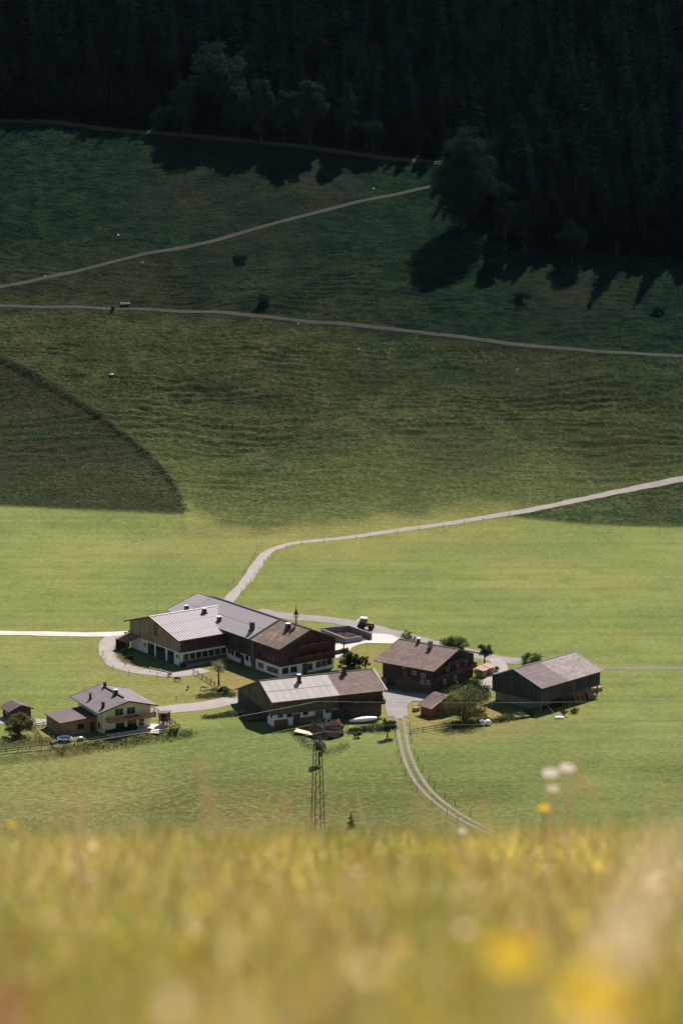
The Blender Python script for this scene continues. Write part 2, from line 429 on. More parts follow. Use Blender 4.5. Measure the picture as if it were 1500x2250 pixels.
# ground: attribute 'zone' R = rough pasture, G = dry yellow grass, B = brown heath plus painted shade of the left slope, plus procedural grain
def ground_material():
    t = NT('ground_grass').set(1.0, 0.0); co = t.co()
    at = t.new('ShaderNodeAttribute', attribute_name='zone'); sep = t.new('ShaderNodeSeparateColor'); t.l.new(at.outputs['Color'], sep.inputs[0])
    R, Gc, B = sep.outputs
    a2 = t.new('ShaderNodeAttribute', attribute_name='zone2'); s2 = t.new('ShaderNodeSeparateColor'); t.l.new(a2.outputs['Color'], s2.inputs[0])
    U = s2.outputs[0]           # upper hill: dimmer light painted in as darker, bluer pasture colour
    n_big = t.noise(co, .018, 4, .6); n_mid = t.noise(co, .11, 4, .6); n_small = t.noise(co, .75, 5, .7); n_fine = t.noise(co, 2.2, 4, .75)
    n_str = t.noise(t.mapv(co, (.22, .5, .5)), 1.0, 5, .7)
    mown = t.mix(t.ramp(n_big, .35, .65), (.112, .140, .042), (.158, .168, .055))
    mown = t.mix(t.math('MULTIPLY', t.ramp(n_mid, .45, .7), .5), mown, (.080, .112, .041))
    mown = t.mix(t.math('MULTIPLY', t.ramp(n_small, .48, .68), .45), mown, (.175, .178, .078))
    n_mow = t.noise(t.mapv(co, (.012, .22, .2)), 1.0, 3, .6)
    mown = t.scale(mown, t.ramp(n_mow, .3, .7, .91, 1.08))
    rough = t.mix(t.ramp(n_mid, .36, .64), (.034, .056, .021), (.068, .086, .033))
    rough = t.mix(t.math('MULTIPLY', t.ramp(n_str, .46, .62), .7), rough, (.020, .034, .018))
    rough = t.mix(t.math('MULTIPLY', t.ramp(n_small, .54, .66), .55), rough, (.125, .108, .054))
    rough = t.mix(t.math('MULTIPLY', t.ramp(n_small, .46, .36), .7), rough, (.018, .030, .015))
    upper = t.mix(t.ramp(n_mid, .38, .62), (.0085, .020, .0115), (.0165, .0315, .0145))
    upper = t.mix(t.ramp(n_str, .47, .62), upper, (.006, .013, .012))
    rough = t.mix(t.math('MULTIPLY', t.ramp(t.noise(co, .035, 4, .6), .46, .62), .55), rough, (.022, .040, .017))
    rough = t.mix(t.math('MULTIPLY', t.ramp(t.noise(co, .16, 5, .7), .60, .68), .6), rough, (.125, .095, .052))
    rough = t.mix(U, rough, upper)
    c = t.mix(R, mown, rough)
    dry = t.mix(t.ramp(n_small, .35, .65), (.165, .130, .048), (.215, .165, .07))
    c = t.mix(t.math('MULTIPLY', Gc, t.ramp(n_mid, .25, .6, .45, 1.0)), c, dry)
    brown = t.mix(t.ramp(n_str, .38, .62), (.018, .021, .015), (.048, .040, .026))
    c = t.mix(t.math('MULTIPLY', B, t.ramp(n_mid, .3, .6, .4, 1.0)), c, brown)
    f = t.math('ADD', t.math('MULTIPLY', n_fine, .9), t.math('ADD', t.math('MULTIPLY', n_small, .9), .10))
    f = t.math('POWER', t.math('MAXIMUM', f, .05), t.math('ADD', t.math('MULTIPLY', R, 1.3), 1.0)); c = t.scale(c, f); t.color(c)
    hb = t.math('ADD', t.math('MULTIPLY', n_small, t.math('ADD', t.math('MULTIPLY', R, 1.2), .16)), t.math('MULTIPLY', n_fine, .22))
    t.bump(hb, 1.1, 1.0)
    return t.m
def road_material(name, c, edge=.5):
    t = NT(name).set(1.0, 0.0); co = t.co()
    n1 = t.noise(co, .25, 4); n2 = t.noise(co, 1.7, 4); n3 = t.noise(co, 6, 2)
    f = t.math('ADD', t.math('MULTIPLY', n1, .5), t.math('ADD', t.math('MULTIPLY', n2, .5), .5))
    c2 = t.mix(t.math('MULTIPLY', t.ramp(n2, .5, .72), edge), c, (c[0] * .5, c[1] * .5, c[2] * .42))
    t.color(t.scale(c2, t.math('MULTIPLY', f, t.math('ADD', t.math('MULTIPLY', n3, .3), .85))))
    t.bump(n3, .04); return t.m
M_GROUND = ground_material()
M_GRAVEL = road_material('gravel', (.27, .24, .228))
M_PALE = road_material('pale_gravel', (.43, .395, .37), .25)
M_ASPH = road_material('worn_asphalt', (.22, .20, .20), .25)
M_DIRT = road_material('dirt_track', (.19, .165, .145), .6)
M_HILLROAD = road_material('hill_track', (.060, .060, .054), .8)
M_GRASSTRACK = road_material('grass_track', (.06, .056, .03), .8)

# ------------------------------------------------------------------ roads and terrain
def smooth_path(P, step):
    P = np.asarray(P, float); out = []
    Q = np.vstack([2 * P[0] - P[1], P, 2 * P[-1] - P[-2]])
    for i in range(1, len(Q) - 2):
        n = max(2, int(np.linalg.norm(Q[i + 1, :2] - Q[i, :2]) / step))
        for k in range(n):
            t = k / n; a, b, c, d = Q[i - 1], Q[i], Q[i + 1], Q[i + 2]
            out.append(.5 * ((2 * b) + (-a + c) * t + (2 * a - 5 * b + 4 * c - d) * t * t + (-a + 3 * b - 3 * c + d) * t ** 3))
    out.append(P[-1]); return np.array(out)
ROADS = [  # name, material, width, lift, pixel polyline
    ('field_road', M_GRAVEL, 3.0, .08, [(494, 1330), (512, 1308), (540, 1278), (566, 1240), (592, 1212), (640, 1195), (700, 1188), (760, 1182), (850, 1169), (950, 1155), (1050, 1140), (1150, 1123), (1250, 1103), (1350, 1082), (1500, 1052), (1640, 1024)]),
    ('approach_road', M_PALE, 4.2, .10, [(-160, 1388), (0, 1391), (90, 1392.5), (180, 1394), (240, 1394), (286, 1391)]),
    ('barn_drive', M_GRAVEL, 4.6, .085, [(262, 1393), (243, 1410), (238, 1428), (244, 1446), (262, 1461), (292, 1471), (330, 1477), (375, 1481), (420, 1478), (452, 1472)]),
    ('yard_road', M_ASPH, 6.0, .075, [(560, 1342), (600, 1350), (650, 1356), (700, 1360), (760, 1368), (820, 1381), (860, 1392), (905, 1404), (960, 1418), (1030, 1434), (1085, 1447), (1140, 1454)]),
    ('farmyard_lane', M_PALE, 4.6, .11, [(858, 1401), (830, 1405), (800, 1408), (770, 1414), (752, 1422), (745, 1433), (738, 1446)]),
    ('field_track', M_DIRT, 1.0, .08, [(1120, 1452), (1180, 1460), (1260, 1465), (1340, 1467), (1420, 1467), (1500, 1467), (1620, 1466)]),
    ('field_track', M_DIRT, 1.0, .08, [(1118, 1455), (1178, 1463), (1258, 1468), (1340, 1470), (1420, 1470.5), (1500, 1470.5), (1620, 1470)]),
    ('barn_lane', M_GRAVEL, 3.4, .09, [(1086, 1447), (1098, 1462), (1094, 1478), (1078, 1496), (1064, 1514), (1052, 1532)]),
    ('house_drive', M_GRAVEL, 6.0, .085, [(322, 1568), (356, 1560), (400, 1556), (450, 1551), (500, 1541), (560, 1525)]),
    ('garage_drive', M_GRAVEL, 4.6, .085, [(135, 1588), (100, 1587), (60, 1586), (0, 1583), (-120, 1576)]),
    ('chalet_lane', M_ASPH, 6.2, .09, [(960, 1536), (920, 1533), (880, 1531), (852, 1526), (838, 1518)]),
    ('chalet_lane', M_ASPH, 4.4, .105, [(866, 1528), (869, 1550), (873, 1575)]),
    ('meadow_track', M_DIRT, .68, .08, [(868, 1570), (873, 1600), (880, 1640), (890, 1675), (908, 1712), (934, 1745), (975, 1779), (1030, 1812), (1110, 1850)]),
    ('meadow_track', M_DIRT, .68, .08, [(884, 1570), (889, 1600), (896, 1640), (908, 1675), (926, 1710), (950, 1741), (990, 1775), (1044, 1808), (1126, 1846)]),
    ('hill_road', M_HILLROAD, 2.0, .12, [(-120, 655), (0, 631), (60, 620), (120, 606), (240, 578), (400, 545), (520, 515), (640, 481), (780, 445), (880, 425), (960, 407), (1040, 388)]),
    ('hill_road', M_HILLROAD, 2.0, .12, [(-140, 669), (0, 672), (120, 675), (250, 679), (400, 685), (600, 698), (750, 712), (900, 728), (1050, 746), (1200, 763), (1350, 775), (1500, 783), (1640, 790)]),
    ('forest_track', M_GRASSTRACK, 3.0, .12, [(-100, 262), (0, 266), (150, 272), (300, 290), (460, 303), (600, 316), (780, 338), (870, 350), (975, 360)]),
]
_rp = []
for name, m, w, lift, pix in ROADS:
    pts = smooth_path([G(*p) for p in pix], 1.6)
    _roads.append((pts, w / 2)); _rp.append(pts)
for (name, m, w, lift, pix), pts in zip(ROADS, _rp):
    T = np.gradient(pts[:, :2], axis=0); T /= np.linalg.norm(T, axis=1)[:, None] + 1e-9
    N = np.stack([-T[:, 1], T[:, 0]], 1)
    s = np.concatenate([[0], np.cumsum(np.linalg.norm(np.diff(pts[:, :2], axis=0), axis=1))])
    V = []
    for k, f in enumerate((-1, -.5, 0, .5, 1)):
        wob = 1 + (fbm(s / 5.0, np.full_like(s, k * 9.0), 40, 2) * .28 if abs(f) == 1 else 0)
        xy = pts[:, :2] + N * (f * w / 2 * wob)[:, None] if abs(f) == 1 else pts[:, :2] + N * f * w / 2
        z = H0(xy[:, 0], xy[:, 1]) + lift - (.03 if abs(f) == 1 else 0)
        V.append(np.column_stack([xy, z]))
    V = np.concatenate(V); n = len(pts); F = []
    for k in range(4):
        i = np.arange(n - 1)
        F.append(np.stack([k * n + i, k * n + i + 1, (k + 1) * n + i + 1, (k + 1) * n + i], 1))
    o = np_mesh(name, V, np.concatenate(F)[:, ::-1], m, smooth=True); tag(o, kind='structure')
# paved yard beside the dung pit
yard = [G(*p) for p in [(752, 1425), (790, 1399), (812, 1392), (858, 1395), (880, 1404), (862, 1415), (800, 1414), (770, 1421)]]
tag(MB().slab([(p[0], p[1], .13) for p in yard][::-1], .25).build('paved_yard', M_PALE), kind='structure')
apr = [G(*p) for p in [(846, 1516), (870, 1518), (905, 1526), (965, 1530), (968, 1541), (905, 1541), (886, 1560), (884, 1580), (866, 1580), (862, 1552), (846, 1532)]]
tag(MB().slab([(p[0], p[1], .12) for p in apr][::-1], .25).build('lane_apron', M_ASPH), kind='structure')

xs = [-165 + .9 * i for i in range(int(330 / .9) + 1)]
st, a = .9, xs[-1]
ext = []
while a < 3000: st *= 1.3; a += st; ext.append(a)
xs = np.array([-e for e in ext[::-1]] + xs + ext)
ys = list(np.arange(-60, 30, 1.5)) + list(np.arange(30, 396, 9.0)) + list(np.arange(396, 1010, .7)) + list(np.arange(1010, 1200, 1.6))
st, a = 1.6, ys[-1]
while a < 5500: st *= 1.25; a += st; ys.append(a)
ys = np.array([-390, -300, -220, -160, -120, -90, -75] + ys)
X, Y = np.meshgrid(xs, ys)
Z = H(X, Y)
nx, ny = len(xs), len(ys)
idx = np.arange(nx * ny).reshape(ny, nx)
Fq = np.stack([idx[:-1, :-1], idx[:-1, 1:], idx[1:, 1:], idx[1:, :-1]], -1).reshape(-1, 4)
ground = np_mesh('ground', np.stack([X, Y, Z], -1).reshape(-1, 3), Fq, M_GROUND, smooth=True)
tag(ground, kind='structure')
R = np.maximum(rough_mask(X, Y), .50 * (1 - sstep(440, 505, Y)) * sstep(380, 400, Y) * np.clip(.75 + .9 * fbm(X / 25, Y / 25, 88, 2), 0, 1))
dry = np.zeros_like(X)
for px, py, r, s in [(545, 1500, 9, 1.0), (500, 1495, 8, .8), (580, 1505, 6, .9), (960, 1585, 8, 1.0), (1000, 1590, 9, .9), (1085, 1575, 9, .9), (905, 1560, 5, .7), (800, 1437, 6, .7), (820, 1446, 7, .6),
                     (140, 1618, 8, .6), (250, 1612, 8, .5), (50, 1612, 8, .3), (420, 1500, 10, .55), (460, 1512, 8, .5), (380, 1540, 8, .3), (760, 1620, 8, .25), (230, 1440, 6, .4), (1240, 1560, 5, .5), (1100, 1500, 6, .6), (860, 1560, 4, .7), (560, 1165, 30, .35), (700, 1150, 40, .3)]:
    p = G(px, py); dry = np.maximum(dry, s * np.exp(-(((X - p[0]) / r) ** 2 + ((Y - p[1]) / (r * 1.6)) ** 2)))
# near meadow between pylon and farm is a little browner; hill right-of-centre is ochre
for px, py, r, s in [(560, 1790, 20, .45), (150, 1750, 25, .45), (950, 1800, 12, .25), (700, 1720, 15, .3), (120, 720, 45, .35), (560, 780, 50, .3), (800, 960, 50, .35), (1250, 950, 40, .25), (850, 1100, 50, .3), (300, 720, 40, .3)]:
    p = G(px, py); dry = np.maximum(dry, s * np.exp(-(((X - p[0]) / r) ** 2 + ((Y - p[1]) / (r * 1.2)) ** 2)))
dry = np.where(R > .5, dry * .30, dry)
near = 1 - sstep(28, 60, Y); dry = np.maximum(dry, near * .9)
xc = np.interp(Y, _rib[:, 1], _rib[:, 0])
left = sstep(-1, 3, xc - X) * sstep(700, 722, Y) * (1 - sstep(_rib[-1, 1] - 6, _rib[-1, 1] + 12, Y))  # slope turned from the sun: its shade painted in along with the brown
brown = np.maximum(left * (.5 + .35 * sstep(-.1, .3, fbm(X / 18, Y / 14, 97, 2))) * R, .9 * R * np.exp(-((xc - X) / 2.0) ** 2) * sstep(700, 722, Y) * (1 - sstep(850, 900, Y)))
for px, py, r, s in [(1010, 1020, 16, .6), (1380, 1000, 18, .6), (420, 430, 20, .5), (300, 590, 16, .4), (560, 520, 18, .4), (700, 420, 18, .5), (620, 870, 14, .4), (1170, 830, 20, .4), (1260, 640, 20, .4), (120, 1115, 14, .3)]:
    p = G(px, py); brown = np.maximum(brown, s * R * np.exp(-(((X - p[0]) / r) ** 2 + ((Y - p[1]) / r) ** 2)))
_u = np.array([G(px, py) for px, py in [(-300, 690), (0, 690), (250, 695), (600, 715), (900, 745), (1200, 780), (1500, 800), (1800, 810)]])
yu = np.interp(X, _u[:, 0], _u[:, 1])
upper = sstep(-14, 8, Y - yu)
upper = np.maximum(upper, .55 * sstep(-110, -15, Y - yu) * R)  # painted dimming sets in gradually from the middle slope upwards
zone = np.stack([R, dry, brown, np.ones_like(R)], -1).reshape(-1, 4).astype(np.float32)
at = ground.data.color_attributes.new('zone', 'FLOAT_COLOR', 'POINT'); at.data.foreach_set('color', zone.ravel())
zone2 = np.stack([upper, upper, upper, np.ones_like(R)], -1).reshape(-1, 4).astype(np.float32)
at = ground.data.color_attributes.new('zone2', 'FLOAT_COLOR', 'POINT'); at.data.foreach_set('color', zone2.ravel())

# ------------------------------------------------------------------ building kit (local x = along ridge, y = across, -y faces the camera side)
class Bld:
    def __init__(s, name, label, cat, cx, cy, yaw, hl, hw, z0=0.0):
        s.cx, s.cy, s.yaw, s.hl, s.hw = cx, cy, yaw, hl, hw      # wall half length / half width
        s.c, s.s = math.cos(yaw), math.sin(yaw)
        s.root = empty(name, (cx, cy, z0), yaw); tag(s.root, label, cat)
        s.lo = (-hw, hw)
    def local(s, x, y): dx, dy = x - s.cx, y - s.cy; return dx * s.c + dy * s.s, -dx * s.s + dy * s.c
    def face_pos(s, face):
        return {'n': -s.hw, 'f': s.hw, 'l': -s.hl, 'r': s.hl}[face]
    def hit(s, face, px, py, off=0.0):
        d = ray(px, py); ox, oy = s.local(0, 0); dx = d[0] * s.c + d[1] * s.s; dy = -d[0] * s.s + d[1] * s.c
        q = s.face_pos(face)
        t = (q - oy) / dy if face in 'nf' else (q - ox) / dx
        return (ox + dx * t if face in 'nf' else oy + dy * t), ZC + d[2] * t
    def fbox(s, mb, face, t, z, w, h, o0, o1):
        """box on a face: t along it, z centre, from o0 to o1 outwards."""
        q = s.face_pos(face); sg = -1 if face in 'nl' else 1
        a, b = sorted((q + sg * o0, q + sg * o1))
        if face in 'nf': mb.box(t - w / 2, t + w / 2, a, b, z - h / 2, z + h / 2)
        else: mb.box(a, b, t - w / 2, t + w / 2, z - h / 2, z + h / 2)
        return mb
    def window(s, face, t, z, w=1.1, h=1.2, frame='window_frame', shutters=False, o=.0, sill=False, mull=1):
        m = MB(); e = .08
        s.fbox(m, face, t - w / 2, z, e, h, o, o + .09); s.fbox(m, face, t + w / 2, z, e, h, o, o + .09)
        s.fbox(m, face, t, z + h / 2, w + e, e, o, o + .088); s.fbox(m, face, t, z - h / 2, w + e, e, o, o + .088)
        for k in range(mull): s.fbox(m, face, t - w / 2 + w * (k + 1) / (mull + 1), z, .05, h - e, o, o + .08)
        win = m.build('window', MATS[frame], s.root)
        s.fbox(MB(), face, t, z, w - e, h - e, o, o + .045).build('pane', MATS['glass'], win)
        if shutters:
            for sg in (-1, 1): s.fbox(MB(), face, t + sg * (w / 2 + .04 + .24), z, .46, h + .05, o, o + .06).build('shutter', MATS['door_wood'], win)
        if sill: s.fbox(MB(), face, t, z - h / 2 - .1, w + .2, .07, o, o + .16).build('sill', MATS[frame], win)
        return win
    def windows_px(s, face, lst, **kw):
        for it in lst:
            t, z = s.hit(face, it[0], it[1]); k = dict(kw)
            if len(it) > 2: k.update(w=it[2], h=it[3])
            s.window(face, t, z, **k)
    def door(s, face, t, w, h, mat='door_wood', o=0.0, zb=0.0, leafs=1):
        m = MB()
        s.fbox(m, face, t - w / 2, zb + h / 2, .12, h, o, o + .10); s.fbox(m, face, t + w / 2, zb + h / 2, .12, h, o, o + .10)
        s.fbox(m, face, t, zb + h + .06, w + .12, .12, o, o + .098)
        d = m.build('door', MATS['dark_frame'], s.root)
        for k in range(leafs):
            lw = (w - .12) / leafs
            lf = s.fbox(MB(), face, t - w / 2 + .06 + lw * (k + .5), zb + h / 2, lw - .03, h - .02, o, o + .06).build('door_leaf', MATS[mat], d)
        return d
    def walls(s, ze, zr, roff=0.0, z0=0.0, mat='dark_boards', name='wall', hl=None, hw=None, drop=.18, ze_far=None):
        """solid gable block, top follows the roof minus drop."""
        hl = hl or s.hl; hw = hw or s.hw; zf = ze if ze_far is None else ze_far
        poly = [(-hw, z0), (hw, z0), (hw, zf - drop), (roff, zr - drop), (-hw, ze - drop)]
        return MB().prism(poly, -hl, hl, 'x').build(name, MATS[mat], s.root)
    def band(s, z0, z1, out, mat, name, faces='nlrf'):
        m = MB(); hl, hw = s.hl + out, s.hw + out
        m.box(-hl, hl, -hw, hw, z0, z1)
        return m.build(name, MATS[mat], s.root)
    def chimney(s, px, py, zbase, size=.75, h=1.6, mat='dark_metal', cap='dark_metal', n=4, roof=None):
        """px,py: foot of the chimney on the roof; roof(u,v) gives the height."""
        d = ray(px, py); best = None
        for y in np.arange(440, 700, .25):
            t = y / d[1]; x = d[0] * t; z = ZC + d[2] * t; u, v = s.local(x, y)
            if z <= roof(u, v): best = (u, v, z); break
        if best is None: return
        u, v, z = best
        m = MB()
        c = m.box(u - size / 2, u + size / 2, v - size / 2, v + size / 2, z - .8, z + h).build('chimney', MATS[mat], s.root)
        k = MB(); k.box(u - size * .62, u + size * .62, v - size * .62, v + size * .62, z + h + .22, z + h + .30)
        for a in (-1, 1):
            for b in (-1, 1): k.box(u + a * size * .4 - .04, u + a * size * .4 + .04, v + b * size * .4 - .04, v + b * size * .4 + .04, z + h, z + h + .22)
        k.build('chimney_cap', MATS[cap], c)
        f = MB().box(u - size * .72, u + size * .72, v - size * .72, v + size * .72, z - .5, z + .16).build('chimney_flashing', MATS['dark_metal'], c)
        return c

def roof_slope(parent, u0, u1, vr, zr, ve, ze, mat, style, th=.16, seam=.75, laps=(), name='roof', rows=.42, fascia='rail_wood'):
    """one roof plane from ridge (vr,zr) to eave (ve,ze) between u0 and u1."""
    top = [(u0, vr, zr), (u1, vr, zr), (u1, ve, ze), (u0, ve, ze)]
    if ve > vr: top = top[::-1]
    sl = math.hypot(ve - vr, ze - zr)
    if style == 'shingle':
        n = max(3, int(sl / rows)); m = MB()
        m.slab([(p[0], p[1], p[2] - .07) for p in top], th)
        r = MB()
        for k in range(n):
            f0 = k / n; f1 = (k + 1) / n
            a = (vr + (ve - vr) * f0, zr + (ze - zr) * f0 - .03); b = (vr + (ve - vr) * (f1 + .12 / sl), zr + (ze - zr) * (f1 + .12 / sl) + .035)
            q = [(u0, a[0], a[1]), (u1, a[0], a[1]), (u1, b[0], b[1]), (u0, b[0], b[1])]
            if ve > vr: q = q[::-1]
            r.slab(q, .05)
        o = m.build(name, MATS[mat], parent)
        c = r.build('shingle_courses', MATS[mat], o); tag(c, kind='stuff')
    else:
        o = MB().slab(top, th).build(name, MATS[mat], parent)
        if seam:
            m = MB(); n = max(1, int(abs(u1 - u0) / seam)); e = Vector((0, ve - vr, ze - zr)).normalized(); up = Vector((0, -e.z, e.y)) if ve > vr else Vector((0, e.z, -e.y))
            for k in range(n + 1):
                u = u0 + (u1 - u0) * k / n
                m.bar((u, vr + e.y * .1 + up.y * .04, zr + e.z * .1 + up.z * .04), (u, ve - e.y * .02 + up.y * .04, ze - e.z * .02 + up.z * .04), .07, .09)
            sm = m.build('standing_seams', MATS['seam_metal'], o); tag(sm, kind='stuff')
        for f in laps:
            v = vr + (ve - vr) * f; z = zr + (ze - zr) * f
            MB().bar((min(u0, u1) + .05, v, z + .012), (max(u0, u1) - .05, v, z + .012), .12, .05).build('roof_lap', MATS['seam_metal'], o)
    return o
def verge(parent, u, pts, mat, w=.22, h=.30, name='verge_board'):
    for a, b in zip(pts[:-1], pts[1:]):
        MB().bar((u, a[0], a[1]), (u, b[0], b[1]), w, h).build(name, MATS[mat], parent)
def ridge_cap(parent, u0, u1, v, z, mat, w=.4, h=.14): return MB().bar((u0, v, z), (u1, v, z), w, h).build('ridge_cap', MATS[mat], parent)
def gutter(parent, u0, u1, v, z, mat='dark_metal'): return MB().tube([(u0, v, z), (u1, v, z)], .08, 6).build('gutter', MATS[mat], parent)
def flower_box(parent, b, face, t, z, w, o, bloom='red_bloom'):
    fb = b.fbox(MB(), face, t, z, w, .22, o, o + .25).build('flower_box', MATS['door_wood'], parent)
    q = b.face_pos(face); sg = -1 if face in 'nl' else 1
    m = MB(); r = random.Random(int(t * 100 + z * 37))
    for k in range(int(w * 26)):
        tt = t - w / 2 + r.random() * w; oo = q + sg * (o + .12 + r.uniform(-.14, .24)); zz = z + r.uniform(-.18, .32); s_ = .09
        c = (tt, oo, zz) if face in 'nf' else (oo, tt, zz)
        ax = Vector((r.gauss(0, 1), r.gauss(0, 1), r.gauss(0, 1))).normalized(); bx = ax.orthogonal().normalized() * s_; cx = ax.cross(bx)
        C = Vector(c); m.add([C - bx - cx, C + bx - cx, C + bx + cx, C - bx + cx], [(0, 1, 2, 3)])
    m.build('blossoms', MATS[bloom], fb)
    return fb
def balcony(b, face, t0, t1, z, depth, mat='log_wall', o=0.0, rail_h=1.0, posts=True, name='balcony'):
    bal = b.fbox(MB(), face, (t0 + t1) / 2, z, t1 - t0, .14, o, o + depth).build(name, MATS[mat], b.root)
    b.fbox(MB(), face, (t0 + t1) / 2, z + rail_h, t1 - t0, .10, o + depth - .12, o + depth).build('handrail', MATS[mat], bal)
    n = max(2, int((t1 - t0) / .42))
    for k in range(n):
        w = (t1 - t0) / n
        b.fbox(MB(), face, t0 + w * (k + .5), z + .07 + (rail_h - .12) / 2, w - .05, rail_h - .14, o + depth - .09, o + depth - .04).build('baluster', MATS[mat], bal)
    for e in (t0, t1): b.fbox(MB(), face, e + (.04 if e == t0 else -.04), z + .07 + (rail_h - .12) / 2, .05, rail_h - .12, o, o + depth - .1).build('balcony_side', MATS[mat], bal)
    return bal

# ------------------------------------------------------------------ big cattle barn (left wing)
def roof_fn(of, hwn, hwf, zr, zen, zef):
    return lambda u, v: zr + (zen - zr) * (of - v) / (of + hwn) if v < of else zr + (zef - zr) * (v - of) / (hwf - of)
b = Bld('cattle_barn', 'big barn with pale ribbed metal roof and white ground floor, beside the curving drive', 'barn', -38.65, 561.42, RAD(36), 7.0, 11.3)
LB = 12.0
b.walls(6.42 + .22, 9.75, .59, 3.2, 'barn_boards', 'gable_wall')
b.band(0, 3.22, -.12, 'white_plaster', 'ground_floor')
MB().prism([(-11.3, 3.2), (11.3, 3.2), (11.3, 6.45), (.59, 9.55), (-11.3, 6.45)], 7.02, LB, 'x').build('rear_wall', MATS['dark_boards'], b.root)
MB().box(6.8, LB, -11.2, 11.2, 0, 3.19).build('rear_ground_floor', MATS['white_plaster'], b.root)
roof_slope(b.root, -8.0, 13.4, .59, 9.75, -12.34, 6.42, 'sheet_metal', 'metal', laps=(.36, .70))
roof_slope(b.root, -8.0, 11.0, .59, 9.75, 12.34, 6.42, 'sheet_metal', 'metal', laps=(.5,))
verge(b.root, -8.02, [(-12.34, 6.36), (.59, 9.70), (12.34, 6.36)], 'dark_metal', .12, .34)
ridge_cap(b.root, -8.05, 11.5, .59, 9.80, 'bright_metal', .5, .12)
gutter(b.root, -8, 10.5, -12.42, 6.32)
b.windows_px('l', [(319, 1416, .9, .9), (390, 1442, .9, .9)])
for px, py, w, leafs in ((332, 1440, 2.6, 2), (353, 1447, 3.9, 2), (375, 1456, 2.6, 2)):
    t, z = b.hit('l', px, py); d = b.door('l', t, w, 2.75, 'green_door', -.1, 0.0, leafs)
    b.fbox(MB(), 'l', t, 2.2, w - .2, .9, -.1, -.02).build('door_glazing', MATS['glass'], d)
b.fbox(MB(), 'l', 0, 3.1, 22.2, .24, -.1, .08).build('plinth_beam', MATS['white_plaster'], b.root)
b.windows_px('l', [(342, 1376, 1.7, 1.3), (342, 1389, 1.5, 1.5)], frame='dark_frame')
b.fbox(MB(), 'l', -11.1, 1.6, .3, 3.2, -.1, .06).build('corner_pier', MATS['white_plaster'], b.root)
b.fbox(MB(), 'n', -6.8, 1.6, .6, 3.2, -.1, .06).build('corner_pier', MATS['white_plaster'], b.root)
b.fbox(MB(), 'n', 2.4, .55, 17.2, 1.1, -.1, .03).build('base_wall', MATS['brick_base'], b.root)
for k in range(9): b.window('n', -5.3 + k * 1.75, 1.95, 1.6, 1.55, frame='window_frame', o=-.1, mull=0)
b.fbox(MB(), 'n', 2.5, .12, 17.5, .24, .1, 1.5).build('step', MATS['concrete'], b.root)
b.fbox(MB(), 'n', 2.6, 4.6, 18.8, 2.85, -.05, .04).build('board_cladding', MATS['red_boards'], b.root)
MB().tube([(-7.1, -11.45, 6.3), (-7.1, -11.45, .2)], .06, 6).build('downpipe', MATS['dark_metal'], b.root)
rf = roof_fn(.59, 12.34, 12.34, 9.75, 6.42, 6.42)
for px, py in ((449, 1347), (482, 1365)):
    c = b.chimney(px, py, 0, .85, .95, 'dark_metal', 'bright_metal', roof=rf)
q_ = on_plane(410, 1334, 10.0); uq, vq = b.local(q_[0], q_[1]); vq = max(vq, 1.6)
vz = rf(uq, vq)
vent = MB().box(uq - .42, uq + .42, vq - .42, vq + .42, vz - .6, vz + 1.1).build('chimney', MATS['dark_metal'], b.root)
MB().box(uq - .52, uq + .52, vq - .52, vq + .52, vz + 1.3, vz + 1.38).build('chimney_cap', MATS['bright_metal'], vent); MB().box(uq - .3, uq + .3, vq - .3, vq + .3, vz + 1.1, vz + 1.3).build('chimney_neck', MATS['dark_metal'], vent)
t_, z_ = -5.8, 9.8
m = MB(); m.tube([(t_, .59, 9.7), (t_, .59, 13.0)], .035, 5)
m.bar((t_ - .4, .59, 12.6), (t_ + .4, .59, 12.6), .03); m.build('antenna_mast', MATS['iron'], b.root)
# lean-to at the far corner of the gable with its low tin roof
lt = MB().slab([(-10.9, 6.2, 2.7), (-7.05, 6.2, 3.7), (-7.05, 11.6, 3.7), (-10.9, 11.6, 2.7)], .12).build('lean_to_roof', MATS['rust_sheet'], b.root)
for v in (6.3, 11.5): MB().box(-10.8, -10.6, v - .1, v + .1, 0, 2.6).build('lean_to_post', MATS['post_wood'], lt)
MB().box(-10.7, -7.0, 11.35, 11.5, 0, 2.6).build('lean_to_wall', MATS['dark_boards'], lt)

# ------------------------------------------------------------------ farmhouse wing (long, with shingled front end and bell turret)
b = Bld('farmhouse', 'long dark-timbered farmhouse with half-shingled, half-metal roof and bell turret', 'farmhouse', -19.13, 557.76, RAD(-54), 19.3, 7.75)
farm = b
U1, UB = 20.5, -20.5
ut = 11.0     # where the metal roof turns into shingles (from the pixel of the joint)
d_ = ray(618, 1360); k_ = (10.65 - ZC) / d_[2]; ut = b.local(d_[0] * k_, d_[1] * k_)[0]
b.walls(7.14 + .25, 10.65, .11, 2.55, 'dark_boards', 'upper_wall')
MB().box(-27, 19.15, -7.6, 7.6, 0, 2.56).build('ground_floor', MATS['white_plaster'], b.root)
MB().prism([(-7.7, 2.5), (7.7, 2.5), (7.7, 7.1), (0, 9.85), (-7.7, 7.1)], -27.2, -19.31, 'x').build('rear_wall', MATS['dark_boards'], b.root)
b.fbox(MB(), 'n', -3.6, 4.9, 31.3, 4.6, -.02, .05).build('board_cladding', MATS['dark_boards'], b.root)
b.fbox(MB(), 'n', 15.7, 4.7, 7.2, 4.3, -.02, .07).build('log_cladding', MATS['log_wall'], b.root)
MB().prism([(-7.75, 2.55), (7.75, 2.55), (7.75, 7.1), (.1, 10.3), (-7.75, 7.1)], 19.25, 19.42, 'x').build('gable_cladding', MATS['red_boards'], b.root)
